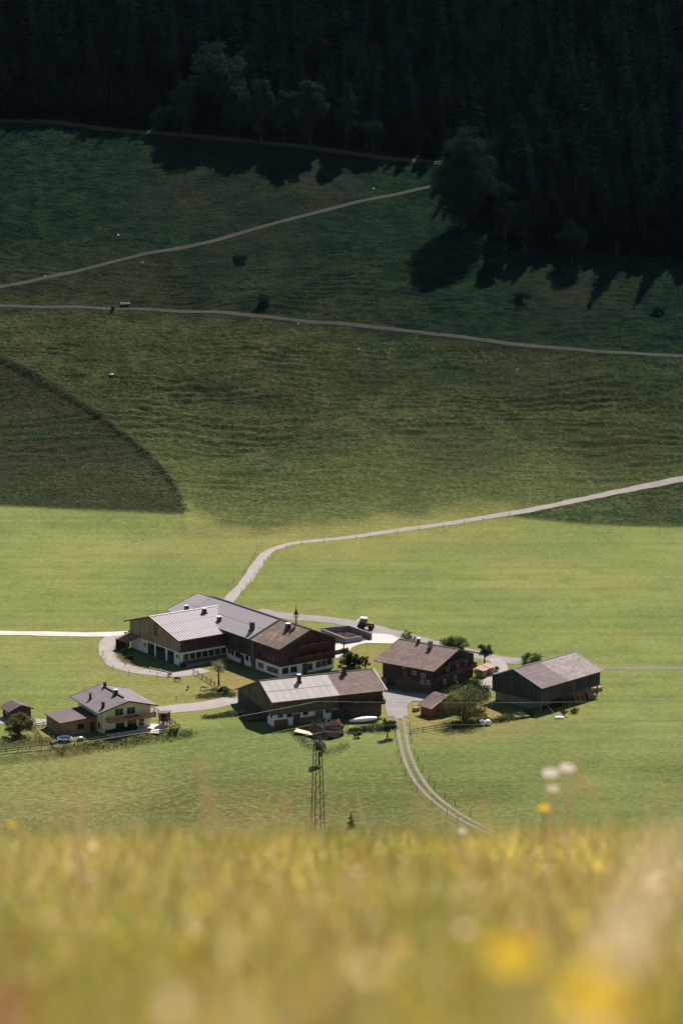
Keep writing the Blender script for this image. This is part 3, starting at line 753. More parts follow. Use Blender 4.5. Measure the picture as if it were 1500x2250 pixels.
for sgn, ve in ((-1, -8.8), (1, 8.8)):
    roof_slope(b.root, UB, ut, .11, 10.65, ve, 7.14, 'sheet_metal', 'metal', laps=(.52,))
    roof_slope(b.root, ut + .02, U1, .11, 10.58, ve, 7.07, 'shingle_moss', 'shingle')
    roof_slope(b.root, -28, UB - .02, .11, 10.0, ve, 7.1, 'sheet_metal', 'metal', laps=(.5,))
verge(b.root, U1 + .03, [(-8.8, 7.02), (.11, 10.52), (8.8, 7.02)], 'rail_wood', .14, .3)
verge(b.root, ut, [(-8.8, 7.22), (.11, 10.73)], 'dark_metal', .45, .14)
verge(b.root, -28.02, [(-8.8, 7.05), (.11, 9.95), (8.8, 7.05)], 'dark_metal', .12, .3)
verge(b.root, UB - .03, [(-8.8, 7.1), (.11, 10.6), (8.8, 7.1)], 'dark_metal', .1, .28)
ridge_cap(b.root, UB, ut, .11, 10.72, 'dark_metal', .55, .14); ridge_cap(b.root, ut + .1, U1, .11, 10.66, 'rail_wood', .4, .1)
gutter(b.root, UB, U1, -8.88, 7.05)
rf = roof_fn(.11, 8.8, 8.8, 10.65, 7.14, 7.14)
b.chimney(554, 1385, 0, .9, 1.7, roof=rf); b.chimney(633, 1382, 0, .95, 1.1, 'dark_metal', 'bright_metal', roof=rf)
b.windows_px('n', [(503, 1430, 1.0, 1.2), (510.5, 1434, 1.0, 1.2), (522, 1439, 2.2, 1.2), (542, 1446, 1.2, 1.1), (551, 1449, .7, 1.1)], frame='dark_frame', o=-.15)
b.windows_px('n', [(572, 1462, 1.15, 1.3), (591.6, 1470, 1.15, 1.3), (604, 1474, 1.15, 1.3)], shutters=True, o=-.15)
t, z = b.hit('n', 532, 1449); b.door('n', t, 1.2, 2.1, 'green_door', -.14)
b.windows_px('n', [(541, 1417, .9, .8)], frame='dark_frame', o=.05)
b.windows_px('n', [(570, 1436, 1.1, 1.2), (592, 1444, 1.1, 1.2), (601.6, 1448, 1.1, 1.2)], frame='dark_frame', o=.07)
t, z = b.hit('n', 558, 1440); b.fbox(MB(), 'n', t, 3.3, 1.0, 6.6, .0, .5).build('chute', MATS['grey_boards'], b.root)
b.windows_px('r', [(627.6, 1474, 1.6, 1.35), (646, 1471, 1.7, 1.35), (682, 1465, 1.1, 1.5), (700, 1460, 1.3, 1.4), (712, 1457, 1.3, 1.4), (724, 1454, 1.3, 1.4)], frame='dark_frame', o=-.15)
t, z = b.hit('r', 670.6, 1470); b.door('r', t, 1.3, 2.2, 'door_wood', -.14)
b.windows_px('r', [(640, 1449, 1.1, 1.2), (660, 1444, 1.1, 1.2), (690, 1437, 1.1, 1.2), (712, 1432, 1.1, 1.2), (672, 1418, 1.0, 1.1), (694, 1413, 1.0, 1.1)], frame='dark_frame', o=.13)
bal = balcony(b, 'r', -4.6, 9.6, 3.55, 1.25, 'log_wall', .12)
for t in (-1.0, 2.2, 5.4): flower_box(bal, b, 'r', t, 4.45, 2.3, 1.37)
bal = balcony(b, 'r', -3.4, 5.2, 6.1, 1.1, 'log_wall', .12)
for t in (-1.6, .9, 3.4): flower_box(bal, b, 'r', t, 6.95, 2.1, 1.22)
t, z = b.hit('r', 646, 1456); flower_box(b.root, b, 'r', t, 3.4, 1.3, .13)
MB().box(20.45, 20.65, 9.3, 9.5, 0, 7.2).build('balcony_post', MATS['grey_boards'], b.root)
# bell turret
d_ = ray(671, 1378); uu = None
for y in np.arange(500, 600, .2):
    tt = y / d_[1]; u, v = b.local(d_[0] * tt, y)
    if ZC + d_[2] * tt <= rf(u, v) - .05: uu = (u, v); break
uu = (uu[0], .11)
tur = MB().box(uu[0] - .12, uu[0] + .12, uu[1] - .12, uu[1] + .12, 10.2, 12.0).build('bell_turret', MATS['grey_boards'], b.root)
m = MB()
for a in (-1, 1):
    for c in (-1, 1): m.bar((uu[0] + a * .14, uu[1] + c * .14, 11.9), (uu[0] + a * .36, uu[1] + c * .36, 12.3), .07); m.bar((uu[0] + a * .36, uu[1] + c * .36, 12.3), (uu[0] + a * .36, uu[1] + c * .36, 13.05), .08)
m.box(uu[0] - .42, uu[0] + .42, uu[1] - .42, uu[1] + .42, 12.26, 12.34)
m.build('turret_frame', MATS['grey_boards'], tur)
MB().lathe([(.62, 13.0), (.50, 13.2), (.30, 13.55), (.16, 14.0), (.07, 14.6), (.03, 15.4)], 8, (uu[0], uu[1], 0)).build('turret_roof', MATS['dark_metal'], tur)
MB().lathe([(.03, 12.95), (.09, 12.9), (.14, 12.6), (.22, 12.5)], 10, (uu[0], uu[1], 0)).build('bell', MATS['rust_sheet'], tur)

# ------------------------------------------------------------------ front barn (pale sheet roof, shingled right end)
b = Bld('stable', 'low long stable with pale sheet roof and shingled right end behind the pylon', 'stable', -5.39, 507.99, RAD(22.4), 12.8, 6.85)
hl = 13.3
d_ = ray(717, 1480); k_ = (8.62 - ZC) / d_[2]; ut = b.local(d_[0] * k_, d_[1] * k_)[0]
zef = 2.75; vf = 7.65 + (5.72 - zef) / ((8.62 - 5.72) / 7.65)
MB().prism([(-6.85, 2.6), (vf - .8, 2.6), (vf - .8, zef + .1), (0, 8.35), (-6.85, 5.8)], -12.8, ut, 'x').build('upper_wall', MATS['grey_boards'], b.root)
MB().prism([(-6.9, 2.6), (7.2, 2.6), (7.2, 5.6), (0, 8.35), (-6.9, 5.75)], ut + .01, 12.6, 'x').build('log_wall', MATS['log_wall'], b.root)
MB().box(-12.65, ut, -6.7, vf - .9, 0, 2.61).build('ground_floor', MATS['white_plaster'], b.root)
MB().box(ut + .01, 12.4, -6.75, 7.0, 0, 2.61).build('ground_floor', MATS['brick_base'], b.root)
MB().box(-12.9, -12.6, -2.4, vf - .85, 0, 2.59).build('board_screen', MATS['dark_boards'], b.root)
roof_slope(b.root, -hl, ut, 0, 8.62, -7.65, 5.72, 'pale_sheet', 'metal', seam=0, laps=(.52,))
roof_slope(b.root, -hl, ut, 0, 8.62, vf, zef, 'pale_sheet', 'metal', seam=0, laps=(.3, .65))
for k in range(1, 9):
    u = -hl + (ut + hl) * k / 9
    MB().bar((u, -.1, 8.60), (u, -7.6, 5.755), .05, .035).build('sheet_joint', MATS['sheet_metal'], b.root)
for ve in (-7.65, 7.65): roof_slope(b.root, ut + .02, hl, 0, 8.64, ve, 5.74, 'shingle_brown', 'shingle')
verge(b.root, hl + .03, [(-7.65, 5.68), (0, 8.6), (7.65, 5.68)], 'window_frame', .12, .26)
verge(b.root, -hl - .02, [(-7.65, 5.65), (0, 8.56), (vf, zef - .05)], 'rail_wood', .1, .26)
ridge_cap(b.root, -hl, hl, 0, 8.68, 'grey_boards', .35, .08)
rf = roof_fn(0, 7.65, 7.65, 8.62, 5.72, 5.72)
b.chimney(657, 1499, 0, .7, 1.5, 'dark_metal', 'bright_metal', roof=rf); b.chimney(756, 1481, 0, .8, 1.5, roof=rf)
b.windows_px('n', [(616, 1572, 1.1, .9), (636.5, 1571, 1.1, .9), (671.5, 1567, 1.1, .8)], frame='dark_frame', o=-.14)
for px, py, w in ((618, 1588, 3.2), (682, 1579, 4.4)):
    t, z = b.hit('n', px, py); b.fbox(MB(), 'n', t, .75, w, 1.5, -.14, -.08).build('board_panel', MATS['shed_boards'], b.root)
for px, w in ((652, 1.5), (702, 1.5)):
    t, z = b.hit('n', px, 1578); b.door('n', t, w, 2.3, 'door_wood', -.12)
b.windows_px('n', [(721, 1562, 1.2, .8)], frame='dark_frame', o=-.14)
t, z = b.hit('n', 738, 1566); b.door('n', t, 2.0, 2.3, 'green_door', -.08)
t, z = b.hit('n', 760, 1570); b.door('n', t, 1.2, 1.9, 'green_door', -.08)
b.windows_px('n', [(782, 1548, 1.0, 1.0), (812, 1545, 1.0, 1.0)], frame='window_frame', o=.06)
balcony(b, 'n', ut + .6, 12.9, 2.75, 1.0, 'log_wall', .06, .9)
b.windows_px('l', [(588.6, 1567, .8, 1.1), (595, 1571, .8, 1.1)], frame='dark_frame', o=-.13)
t, z = b.hit('l', 584, 1572); b.door('l', t, 1.1, 2.2, 'door_wood', -.12)
balcony(b, 'r', -5, 4, 2.75, 1.0, 'log_wall', -.15, .9)
for k in range(6): MB().box(-16.6 + k * .02, -12.9, -1.2 + k * .75, -.6 + k * .75, .5 + k * .13, .62 + k * .13).build('ramp_plank', MATS['grey_boards'], b.root)
for v in (-.9, 2.6): MB().box(-16.2, -16.0, v - .1, v + .1, 0, .5 + (v > 0) * .5).build('ramp_post', MATS['post_wood'], b.root)

# ------------------------------------------------------------------ chalet
b = Bld('chalet', 'dark log chalet with brown shingle roof and red balcony flowers', 'chalet', 19.78, 535.72, RAD(-35.9), 6.7, 8.5)
b.walls(5.45 + .3, 8.47, .17, 0, 'dark_boards', 'wall')
b.fbox(MB(), 'n', 1.6, 1.0, 10.2, 2.0, 0, .06).build('base_wall', MATS['brick_base'], b.root)
b.fbox(MB(), 'n', 0, 3.95, 13.4, 3.6, 0, .05).build('log_cladding', MATS['log_wall'], b.root)
MB().prism([(-8.5, 2.6), (8.5, 2.6), (8.5, 5.5), (.17, 8.2), (-8.5, 5.5)], 6.68, 6.85, 'x').build('gable_cladding', MATS['dark_boards'], b.root)
b.fbox(MB(), 'r', 0, 1.3, 16.9, 2.55, -.1, .03).build('log_base', MATS['log_wall'], b.root)
for ve in (-9.95, 9.95): roof_slope(b.root, -8.2, 8.2, .17, 8.47, ve, 5.45, 'shingle_brown', 'shingle')
for u in (-8.23, 8.23): verge(b.root, u, [(-9.95, 5.4), (.17, 8.42), (9.95, 5.4)], 'larch_boards', .12, .26)
ridge_cap(b.root, -8.2, 8.2, .17, 8.53, 'grey_boards', .35, .08)
rf = roof_fn(.17, 9.95, 9.95, 8.47, 5.45, 5.45)
b.chimney(945, 1425, 0, .8, 1.5, 'stone_base', 'dark_metal', roof=rf); b.chimney(919, 1413, 0, .6, .9, 'brick_base', 'bright_metal', roof=rf)
b.windows_px('n', [(928, 1498, .8, .9), (940, 1499, .8, .9), (887.5, 1466, .6, .6), (910, 1478, .9, .9), (930, 1484, .9, .9)], frame='window_frame', o=.06, mull=1)
t, z = b.hit('n', 858, 1492); b.door('n', t, 2.6, 2.6, 'green_door', .04, 0, 2)
t, z = b.hit('n', 890, 1487); b.door('n', t, 1.6, 1.8, 'grey_boards', .06, 2.2, 2)
b.windows_px('r', [(975, 1497, .9, 1.1), (998, 1490, .9, 1.1), (982, 1470, .9, 1.1), (1004, 1462, .9, 1.1), (1022, 1456, .9, 1.1)], frame='window_frame', o=.16)
bal = balcony(b, 'r', -8.2, 8.2, 2.7, 1.2, 'log_wall', .14)
for t in (-5.6, .5, 6.3): flower_box(bal, b, 'r', t, 3.6, 2.6, 1.36)
balcony(b, 'r', -3.6, 3.6, 5.1, 1.0, 'dark_boards', .16, .9)
for k in range(2):
    ww = MB().slab([(6.9, 8.6 + k * 3.1, 2.2), (9.4, 8.6 + k * 3.1, 1.7), (9.4, 11.4 + k * 3.1, 1.7), (6.9, 11.4 + k * 3.1, 2.2)], .1).build('wood_store_roof', MATS['rust_sheet'], b.root)
    for u in (7.0, 9.2):
        for v in (8.75, 11.25): MB().box(u - .07, u + .07, v - .07 + k * 3.1, v + .07 + k * 3.1, 0, 1.66).build('store_post', MATS['post_wood'], ww)
    MB().box(7.2, 8.9, 8.9 + k * 3.1, 11.1 + k * 3.1, 0, 1.2).build('log_stack', MATS['woodpile'], ww)
t, z = b.hit('n', 840, 1490); MB().box(-6.6, -5.0, -9.6, -8.6, 0, 1.6).build('tool_chest', MATS['rust_sheet'], b.root)

# ------------------------------------------------------------------ black hay barn
b = Bld('hay_barn', 'black boarded hay barn with two-tone grey roof raised over an open undercroft', 'barn', 45.53, 521.08, RAD(45.8), 10.3, 7.0)
d_ = ray(1188, 1455); k_ = (8.33 - ZC) / d_[2]; ut = b.local(d_[0] * k_, d_[1] * k_)[0]
MB().prism([(-7, 2.35), (7, 2.35), (7, 5.5), (.69, 8.1), (-7, 5.5)], -10.3, 10.3, 'x').build('board_wall', MATS['black_boards'], b.root)
MB().box(-9.6, 10.0, -4.2, 6.6, 0, 2.36).build('stone_undercroft', MATS['stone_base'], b.root)
for u in (-9.9, -5.2, 0, 5, 9.8):
    MB().box(u - .14, u + .14, -6.8, -6.52, 0, 2.36).build('support_post', MATS['post_wood'], b.root)
MB().bar((-10.45, -7.08, 2.3), (10.4, -7.08, 2.3), .16, .22).build('sill_beam', MATS['grey_boards'], b.root)
MB().bar((-10.38, -7.05, 2.3), (-10.38, 7.05, 2.3), .16, .22).build('sill_beam', MATS['grey_boards'], b.root)
for ve in (-7.55, 7.55):
    roof_slope(b.root, -10.7, ut, .69, 8.33, ve, 5.49, 'shingle_grey', 'shingle', rows=.3)
    roof_slope(b.root, ut + .02, 10.7, .69, 8.33, ve, 5.49, 'shingle_pale', 'shingle', rows=.3)
for u in (-10.73, 10.73): verge(b.root, u, [(-7.6, 5.45), (.69, 8.32), (7.6, 5.45)], 'sheet_metal', .12, .2)
ridge_cap(b.root, -10.7, 10.7, .69, 8.38, 'dark_metal', .35, .07)
t, z = b.hit('n', 1247, 1515); b.fbox(MB(), 'n', t, 3.9, 2.6, 3.0, 0, .05).build('patched_boards', MATS['red_boards'], b.root)
MB().bar((-10.6, -7.0, 3.6), (-9.6, -10.2, .05), .14).build('strut', MATS['grey_boards'], b.root)
b.windows_px('l', [(1120, 1490, 1.0, .8)], frame='dark_frame', o=.0)
r_ = random.Random(4)
for k in range(9):
    u = .6 + k * .42; MB().bar((u, -7.9 - r_.random() * .3, .03), (u + r_.uniform(-.2, .2), -6.95, 2.2), .3, .06).build('leaning_board', MATS['shed_boards'], b.root)
for k in range(4): MB().bar((-6.4 + k * .9, -7.2, .05), (-6.4 + k * .9, -6.9, 2.1), .82, .05).build('door_panel', MATS['red_boards'], b.root)
MB().bar((6.0, -8.2, .05), (6.2, -6.95, 2.2), 1.9, .05).build('rusty_sheet', MATS['rust_sheet'], b.root)

# ------------------------------------------------------------------ cream house with garage
b = Bld('cream_house', 'cream two-storey house with wide dark tiled roof and timber balcony', 'house', -48.65, 500.29, RAD(-61.3), 6.5, 5.6)
b.walls(4.88 + .3, 6.66, .2, 0, 'cream_plaster', 'wall')
for ve in (-6.8, 6.8): roof_slope(b.root, -7.76, 7.76, .2, 6.66, ve, 4.88, 'tile_anthracite', 'shingle', rows=.34)
for u in (-7.78, 7.78): verge(b.root, u, [(-6.82, 4.82), (.2, 6.62), (6.82, 4.82)], 'dark_frame', .1, .24)
ridge_cap(b.root, -4.6, 4.8, .2, 6.82, 'dark_metal', .34, .22)
gutter(b.root, -7.7, 7.7, -6.9, 4.78)
rf = roof_fn(.2, 6.8, 6.8, 6.66, 4.88, 4.88)
b.chimney(231, 1510, 0, .55, .9, roof=rf); b.chimney(255, 1527, 0, .75, .95, 'dark_metal', 'bright_metal', roof=rf)
b.chimney(199, 1537, 0, .42, 1.2, roof=rf); b.chimney(227, 1556, 0, .55, 1.2, roof=rf)
b.windows_px('r', [(262, 1564, 1.9, 1.5), (288, 1561, 1.9, 1.5)], frame='window_frame', mull=1)
b.windows_px('r', [(264, 1594, 1.9, 1.1), (311, 1586, 1.0, 1.2)], frame='dark_frame', mull=1)
t, z = b.hit('r', 290, 1592); b.door('r', t, 1.9, 2.15, 'glass', 0, .05, 2)
b.windows_px('n', [(219, 1594, .7, 1.3)], frame='dark_frame')
bal = balcony(b, 'r', -4.6, 6.3, 2.55, 1.5, 'larch_rail', 0.0)
flower_box(bal, b, 'r', .6, 3.35, 3.2, 1.5)
MB().tube([(6.62, -5.68, 4.9), (6.62, -5.68, .1)], .05, 6).build('downpipe', MATS['dark_metal'], b.root)
MB().box(6.55, 10.5, -5.0, 7.2, -.2, .12).build('terrace', MATS['terrace'], b.root)
r_ = random.Random(9)
m = MB()
for k in range(420):
    c = Vector((6.9 + r_.random() * .8, -5.2 + r_.random() * 7.5, .15 + r_.random() * .75)); ax = Vector((r_.gauss(0, 1), r_.gauss(0, 1), r_.gauss(0, 1))).normalized(); p = ax.orthogonal().normalized() * .13; q = ax.cross(p)
    m.add([c - p - q, c + p - q, c + p + q, c - p + q], [(0, 1, 2, 3)])
m.build('terrace_plants', MATS['leaf_dark'], b.root)
hb = b
# garage annex, placed by its own corners
pA = on_plane(112, 1601); pB = on_plane(143, 1615)
b2 = Bld('garage', 'larch-clad flat garage with dark felt roof against the cream house', 'garage', 0, 0, RAD(-61.3), 1, 1)
cs = [on_plane(102, 1571, 3.0), on_plane(175, 1547, 3.3), on_plane(211, 1568, 3.3), on_plane(143, 1593, 3.0)]
loc = [b2.local(c[0], c[1]) for c in cs]
u0 = (loc[0][0] + loc[1][0]) / 2; u1 = (loc[2][0] + loc[3][0]) / 2; v0 = (loc[0][1] + loc[3][1]) / 2; v1 = (loc[1][1] + loc[2][1]) / 2
lx, ly = hb.local(0, 0)
hv = b2.local(hb.cx, hb.cy)[1] - 5.62
v1 = hv
cu, cv = (u0 + u1) / 2, (v0 + v1) / 2
b2.cx, b2.cy = cu * b2.c - cv * b2.s, cu * b2.s + cv * b2.c
b2.root.location = (b2.cx, b2.cy, 0); b2.hl = (u1 - u0) / 2 - .35; b2.hw = (v1 - v0) / 2
HWg = (v1 - v0) / 2
MB().prism([(-HWg + .35, 0), (HWg, 0), (HWg, 3.15), (-HWg + .35, 2.75)], -b2.hl, b2.hl, 'x').build('wall', MATS['larch_boards'], b2.root)
MB().slab([(-b2.hl - .35, -HWg, 2.9), (b2.hl + .35, -HWg, 2.9), (b2.hl + .35, HWg, 3.32), (-b2.hl - .35, HWg, 3.32)], .18).build('roof', MATS['annex_felt'], b2.root)
b2.hw = HWg - .35
MB().box(-b2.hl - .06, b2.hl + .06, -HWg + .29, HWg - .01, -.1, .5).build('plinth', MATS['concrete'], b2.root)
t, z = b2.hit('r', 178, 1600); b2.window('r', t, 1.5, 1.3, 1.1, frame='dark_frame')
t, z = b2.hit('r', 203, 1597); b2.door('r', t, 1.0, 2.0, 'green_door')

# ------------------------------------------------------------------ sheds
b = Bld('tool_shed', 'small brown plank shed with brown shingle roof beside the large round tree', 'shed', 21.59, 508.37, RAD(-50.1), 1.85, 4.2)
b.walls(2.17 + .15, 4.33, 0, 0, 'shed_boards', 'wall')
for ve in (-4.82, 4.82): roof_slope(b.root, -2.15, 2.15, 0, 4.33, ve, 2.17, 'shingle_brown', 'shingle')
verge(b.root, 2.18, [(-4.82, 2.12), (0, 4.28), (4.82, 2.12)], 'window_frame', .1, .2)
verge(b.root, -2.18, [(-4.82, 2.12), (0, 4.28), (4.82, 2.12)], 'rail_wood', .1, .2)
t, z = b.hit('r', 952, 1568); b.window('r', -2.6, 1.3, .8, .8, frame='dark_frame')
b.door('r', -.6, 1.0, 1.9)
p = on_plane(30, 1592)
b = Bld('garden_hut', 'little dark garden hut half hidden behind the bushy tree at the left edge', 'hut', p[0], p[1] + 6, RAD(-58), 2.0, 2.4)
b.walls(2.3, 3.3, 0, 0, 'dark_boards', 'wall')
for ve in (-2.9, 2.9): roof_slope(b.root, -2.5, 2.5, 0, 3.3, ve, 2.1, 'annex_felt', 'shingle')
b.door('r', 0, .9, 1.8); b.window('n', 0, 1.4, .8, .7)

# ------------------------------------------------------------------ trees
def leaf_cloud(centers, radii, n, size, seed, squash=.8, up=.25):
    r = np.random.default_rng(seed)
    centers = np.asarray(centers, float); radii = np.asarray(radii, float)
    w = radii ** 2; k = r.choice(len(centers), n, p=w / w.sum())
    d = r.normal(size=(n, 3)); d /= np.linalg.norm(d, axis=1)[:, None]
    rad = radii[k] * (r.random(n) ** .45) * (1 + .15 * r.normal(size=n))
    P = centers[k] + d * rad[:, None] * np.array([1, 1, squash])
    nrm = d * .7 + r.normal(size=(n, 3)) * .7 + np.array([0, 0, up]); nrm /= np.linalg.norm(nrm, axis=1)[:, None]
    a = np.cross(nrm, r.normal(size=(n, 3))); a /= np.linalg.norm(a, axis=1)[:, None]; b_ = np.cross(nrm, a)
    s = size * (.6 + .8 * r.random(n))[:, None]
    V = np.stack([P - a * s * .9, P + b_ * s * .55 - nrm * s * .12, P + a * s * .9, P - b_ * s * .55 - nrm * s * .12], 1).reshape(-1, 3)
    return V, np.arange(n * 4).reshape(n, 4)
def broadleaf(name, h, rx, rz, zc_, nclump, nleaf, size, seed, mat='leaf_mid', bark='bark', trunk_r=None, shape='round', gap=.0, ry=None):
    """tree mesh pair (trunk with limbs, crown of leaf faces); returns (trunk_obj, crown_obj) unparented."""
    r = random.Random(seed); tr = trunk_r or h * .022
    ry = ry or rx
    cents, rads = [], []
    for k in range(nclump):
        for _ in range(30):
            d = Vector((r.gauss(0, 1), r.gauss(0, 1), r.gauss(0, 1))).normalized() * (r.random() ** .4)
            if shape == 'tall': f = 1 - .55 * max(0, d.z)
            elif shape == 'cone': f = .95 - .62 * d.z
            else: f = 1.0
            c = Vector((d.x * rx * .82 * f, d.y * ry * .82 * f, zc_ + d.z * rz * .85))
            if all((c - q).length > rx * gap for q in cents): break
        cents.append(c); rads.append(rx * r.uniform(.20, .36))
    m = MB()
    lean = Vector((r.uniform(-.3, .3), r.uniform(-.3, .3), 0)) * rx * .3
    top = Vector((lean.x, lean.y, zc_ + rz * .3)); mid = Vector((lean.x * .3, lean.y * .3, max(zc_ - rz * .75, h * .12)))
    m.tube([(0, 0, -.5), (0, 0, .15), tuple(mid), tuple((mid + top) / 2 + Vector((.1, -.1, 0))), tuple(top)], [tr * 1.5, tr * 1.2, tr * .85, tr * .55, tr * .2], 8)
    for c in cents:
        if r.random() < .75:
            f = r.uniform(.0, .7); a = mid.lerp(top, f); e = (a + c) / 2 + Vector((r.uniform(-.1, .1) * rx, r.uniform(-.1, .1) * rx, -.06 * rz))
            m.tube([tuple(a), tuple(e), tuple(c)], [tr * .38, tr * .24, tr * .08], 5, cap=False)
    tk = m.build('trunk', MATS[bark])
    V, F = leaf_cloud(cents, rads, nleaf, size, seed)
    cr = np_mesh('crown', V, F, MATS[mat])
    return tk, cr
def plant_tree(name, loc, parts, label, group=None, cat='tree', rz=0.0, sc=1.0, copy=False):
    o = empty(name, loc, rz); o.scale = (sc, sc, sc) if not hasattr(sc, '__len__') else sc
    tag(o, label, cat, group)
    for p in parts:
        (link_copy(p) if copy else p).parent = o if not copy else None
    return o
def plant_copy(name, loc, parts, label, group, cat='tree', rz=0.0, sc=(1, 1, 1)):
    o = empty(name, loc, rz); o.scale = sc; tag(o, label, cat, group)
    for p in parts:
        c = p.copy(); COL.objects.link(c); c.parent = o
    return o

def spruce_arrays(h, R, seed, whorls=26, nb=9, bare=.12, detail=3):
    r = random.Random(seed); V = []; F = []
    def quad(a, b, c, d): n = len(V); V.extend([a, b, c, d]); F.append((n, n + 1, n + 2, n + 3))
    for w in range(whorls):
        t = w / (whorls - 1); z = h * (bare + (1 - bare) * t ** .92) - .2
        L = R * (1 - t) ** .8 * r.uniform(.82, 1.12) + .15 + (.0 if t > .12 else -R * .25)
        k = max(4, int(nb * (1 - t * .55)))
        a0 = r.random() * 6.28
        for i in range(k):
            a = a0 + 6.283 * i / k + r.uniform(-.25, .25); l = L * r.uniform(.7, 1.15); zz = z + r.uniform(-.5, .5) * h / whorls
            dx, dy = math.cos(a), math.sin(a); nx_, ny_ = -dy, dx
            droop = .38 * l; wd = l * .34
            prev = Vector((0, 0, zz))
            for sgm in range(detail):
                f = (sgm + 1) / detail; p = Vector((dx * l * f, dy * l * f, zz - droop * f ** 1.4 + .10 * l * f * f))
                wv = wd * (1 - f) * .9 + .12; w0 = wd * (1 - (f - 1 / detail)) * .9 + .12 if sgm else wd * .45
                hang = l * .13
                quad(prev, prev + Vector((nx_ * w0, ny_ * w0, -hang * r.uniform(.5, 1.6))), p + Vector((nx_ * wv, ny_ * wv, -hang * r.uniform(.4, 1.5))), p)
                quad(prev, p, p + Vector((-nx_ * wv, -ny_ * wv, -hang * r.uniform(.4, 1.5))), prev + Vector((-nx_ * w0, -ny_ * w0, -hang * r.uniform(.5, 1.6))))
                prev = p
    return np.array([tuple(v) for v in V]), np.array(F)
def spruce_parts(h, R, seed, **kw):
    V, F = spruce_arrays(h, R, seed, **kw)
    cr = np_mesh('crown', V, F, MATS['needle'])
    tk = MB().tube([(0, 0, -1), (0, 0, h * .5), (0, 0, h * .99)], [h * .013, h * .008, .03], 7).build('trunk', MATS['dark_bark'])
    return [tk, cr]
def stash(parts):        # prototypes are unlinked: only their copies are in the scene
    for p in parts: COL.objects.unlink(p)
    return parts
spr = [stash(spruce_parts(h, R, s, whorls=w, bare=ba)) for h, R, s, w, ba in ((30, 4.2, 1, 28, .10), (34, 4.4, 2, 30, .16), (26, 3.9, 3, 25, .06), (36, 4.8, 4, 32, .22), (23, 3.6, 5, 22, .04))]
_fe = [(-400, 250), (0, 258), (150, 262), (300, 280), (460, 292), (600, 303), (780, 326), (930, 345), (965, 350), (1000, 470), (1060, 520), (1150, 545), (1250, 560), (1350, 556), (1440, 566), (1500, 572), (1900, 600)]
fe_x = [p[0] for p in _fe]; fe_y = [p[1] for p in _fe]
cand = []
r_ = random.Random(11)
for yy in np.arange(880, 1185, 6.4):
    for xx in np.arange(-175, 176, 6.4):
        x = xx + r_.uniform(-4, 4); y = yy + r_.uniform(-4, 4)
        z = float(H0(x, y)); px, py = proj(x, y, z)
        lim = np.interp(px, fe_x, fe_y)
        if py > lim + r_.uniform(-14, 4): continue
        if px < -160 or px > 1660: continue
        cand.append((lim - py, x, y, z, px, py, r_.randrange(5), r_.uniform(.75, 1.1) * (.58 + .42 * min(1.0, max(0.0, (lim - py) / 110))), r_.random() * 6.28))
for k in range(260):
    px = r_.uniform(-60, 1560); lim = float(np.interp(px, fe_x, fe_y)); py = lim - r_.uniform(-4, 16)
    if 940 < px < 1010: continue
    g = G(px, py); cand.append((lim - py, g[0], g[1], g[2], px, py, (2, 4)[r_.randrange(2)], r_.uniform(.35, .62), r_.random() * 6.28))
hero = [(1355, 556, 1.05), (1110, 470, .8), (1180, 530, .85), (1262, 540, .75), (1450, 556, .95)]
HL = ['tall free-standing spruce with pale trunk foot at the right forest margin', 'spruce directly right of the huge dark maple', 'spruce second to the right of the huge dark maple', 'spruce midway between the huge maple and the free-standing spruce', 'tall spruce nearest the right edge at the forest margin']
GROUP_SPR = 'dark spruces of the forest on the slope'
LAB_SPR = 'tall dark spruce standing in the shaded forest on the slope'
cand = [c for c in cand if not (-160 < c[4] - 0 < 1660 and c[5] < -260)]
vis = sorted([c for c in cand if c[5] > -30], key=lambda c: c[0])
near_, far_ = vis[:290], vis[290:] + [c for c in cand if c[5] <= -30]
for k, (px, py, s) in enumerate(hero):
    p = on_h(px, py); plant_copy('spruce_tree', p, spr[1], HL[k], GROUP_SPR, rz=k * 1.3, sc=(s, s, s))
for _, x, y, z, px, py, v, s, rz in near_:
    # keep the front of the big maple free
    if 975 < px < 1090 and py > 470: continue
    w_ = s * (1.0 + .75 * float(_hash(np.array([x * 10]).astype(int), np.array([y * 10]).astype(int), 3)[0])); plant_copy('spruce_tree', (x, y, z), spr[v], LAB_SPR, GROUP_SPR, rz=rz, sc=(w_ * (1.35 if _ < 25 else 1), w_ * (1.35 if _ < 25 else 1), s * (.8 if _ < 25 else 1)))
lowV = [spruce_arrays(h, R, s, whorls=15, nb=7, detail=2) for h, R, s in ((30, 4.4, 21), (34, 4.6, 22), (26, 4.0, 23))]
VV, FF, n = [], [], 0
for _, x, y, z, px, py, v, s, rz in far_:
    V, F = lowV[v % 3]; c, sn = math.cos(rz), math.sin(rz)
    w_ = s * r_.uniform(1.0, 1.8); s = s * r_.uniform(.65, 1.15); VV.append(np.column_stack([(V[:, 0] * c - V[:, 1] * sn) * w_ + x, (V[:, 0] * sn + V[:, 1] * c) * w_ + y, V[:, 2] * s + z])); FF.append(F + n); n += len(V)
tag(np_mesh('forest', np.concatenate(VV), np.concatenate(FF), MATS['needle']), 'dark spruce forest filling the upper slope behind the edge trees', 'forest', kind='stuff')

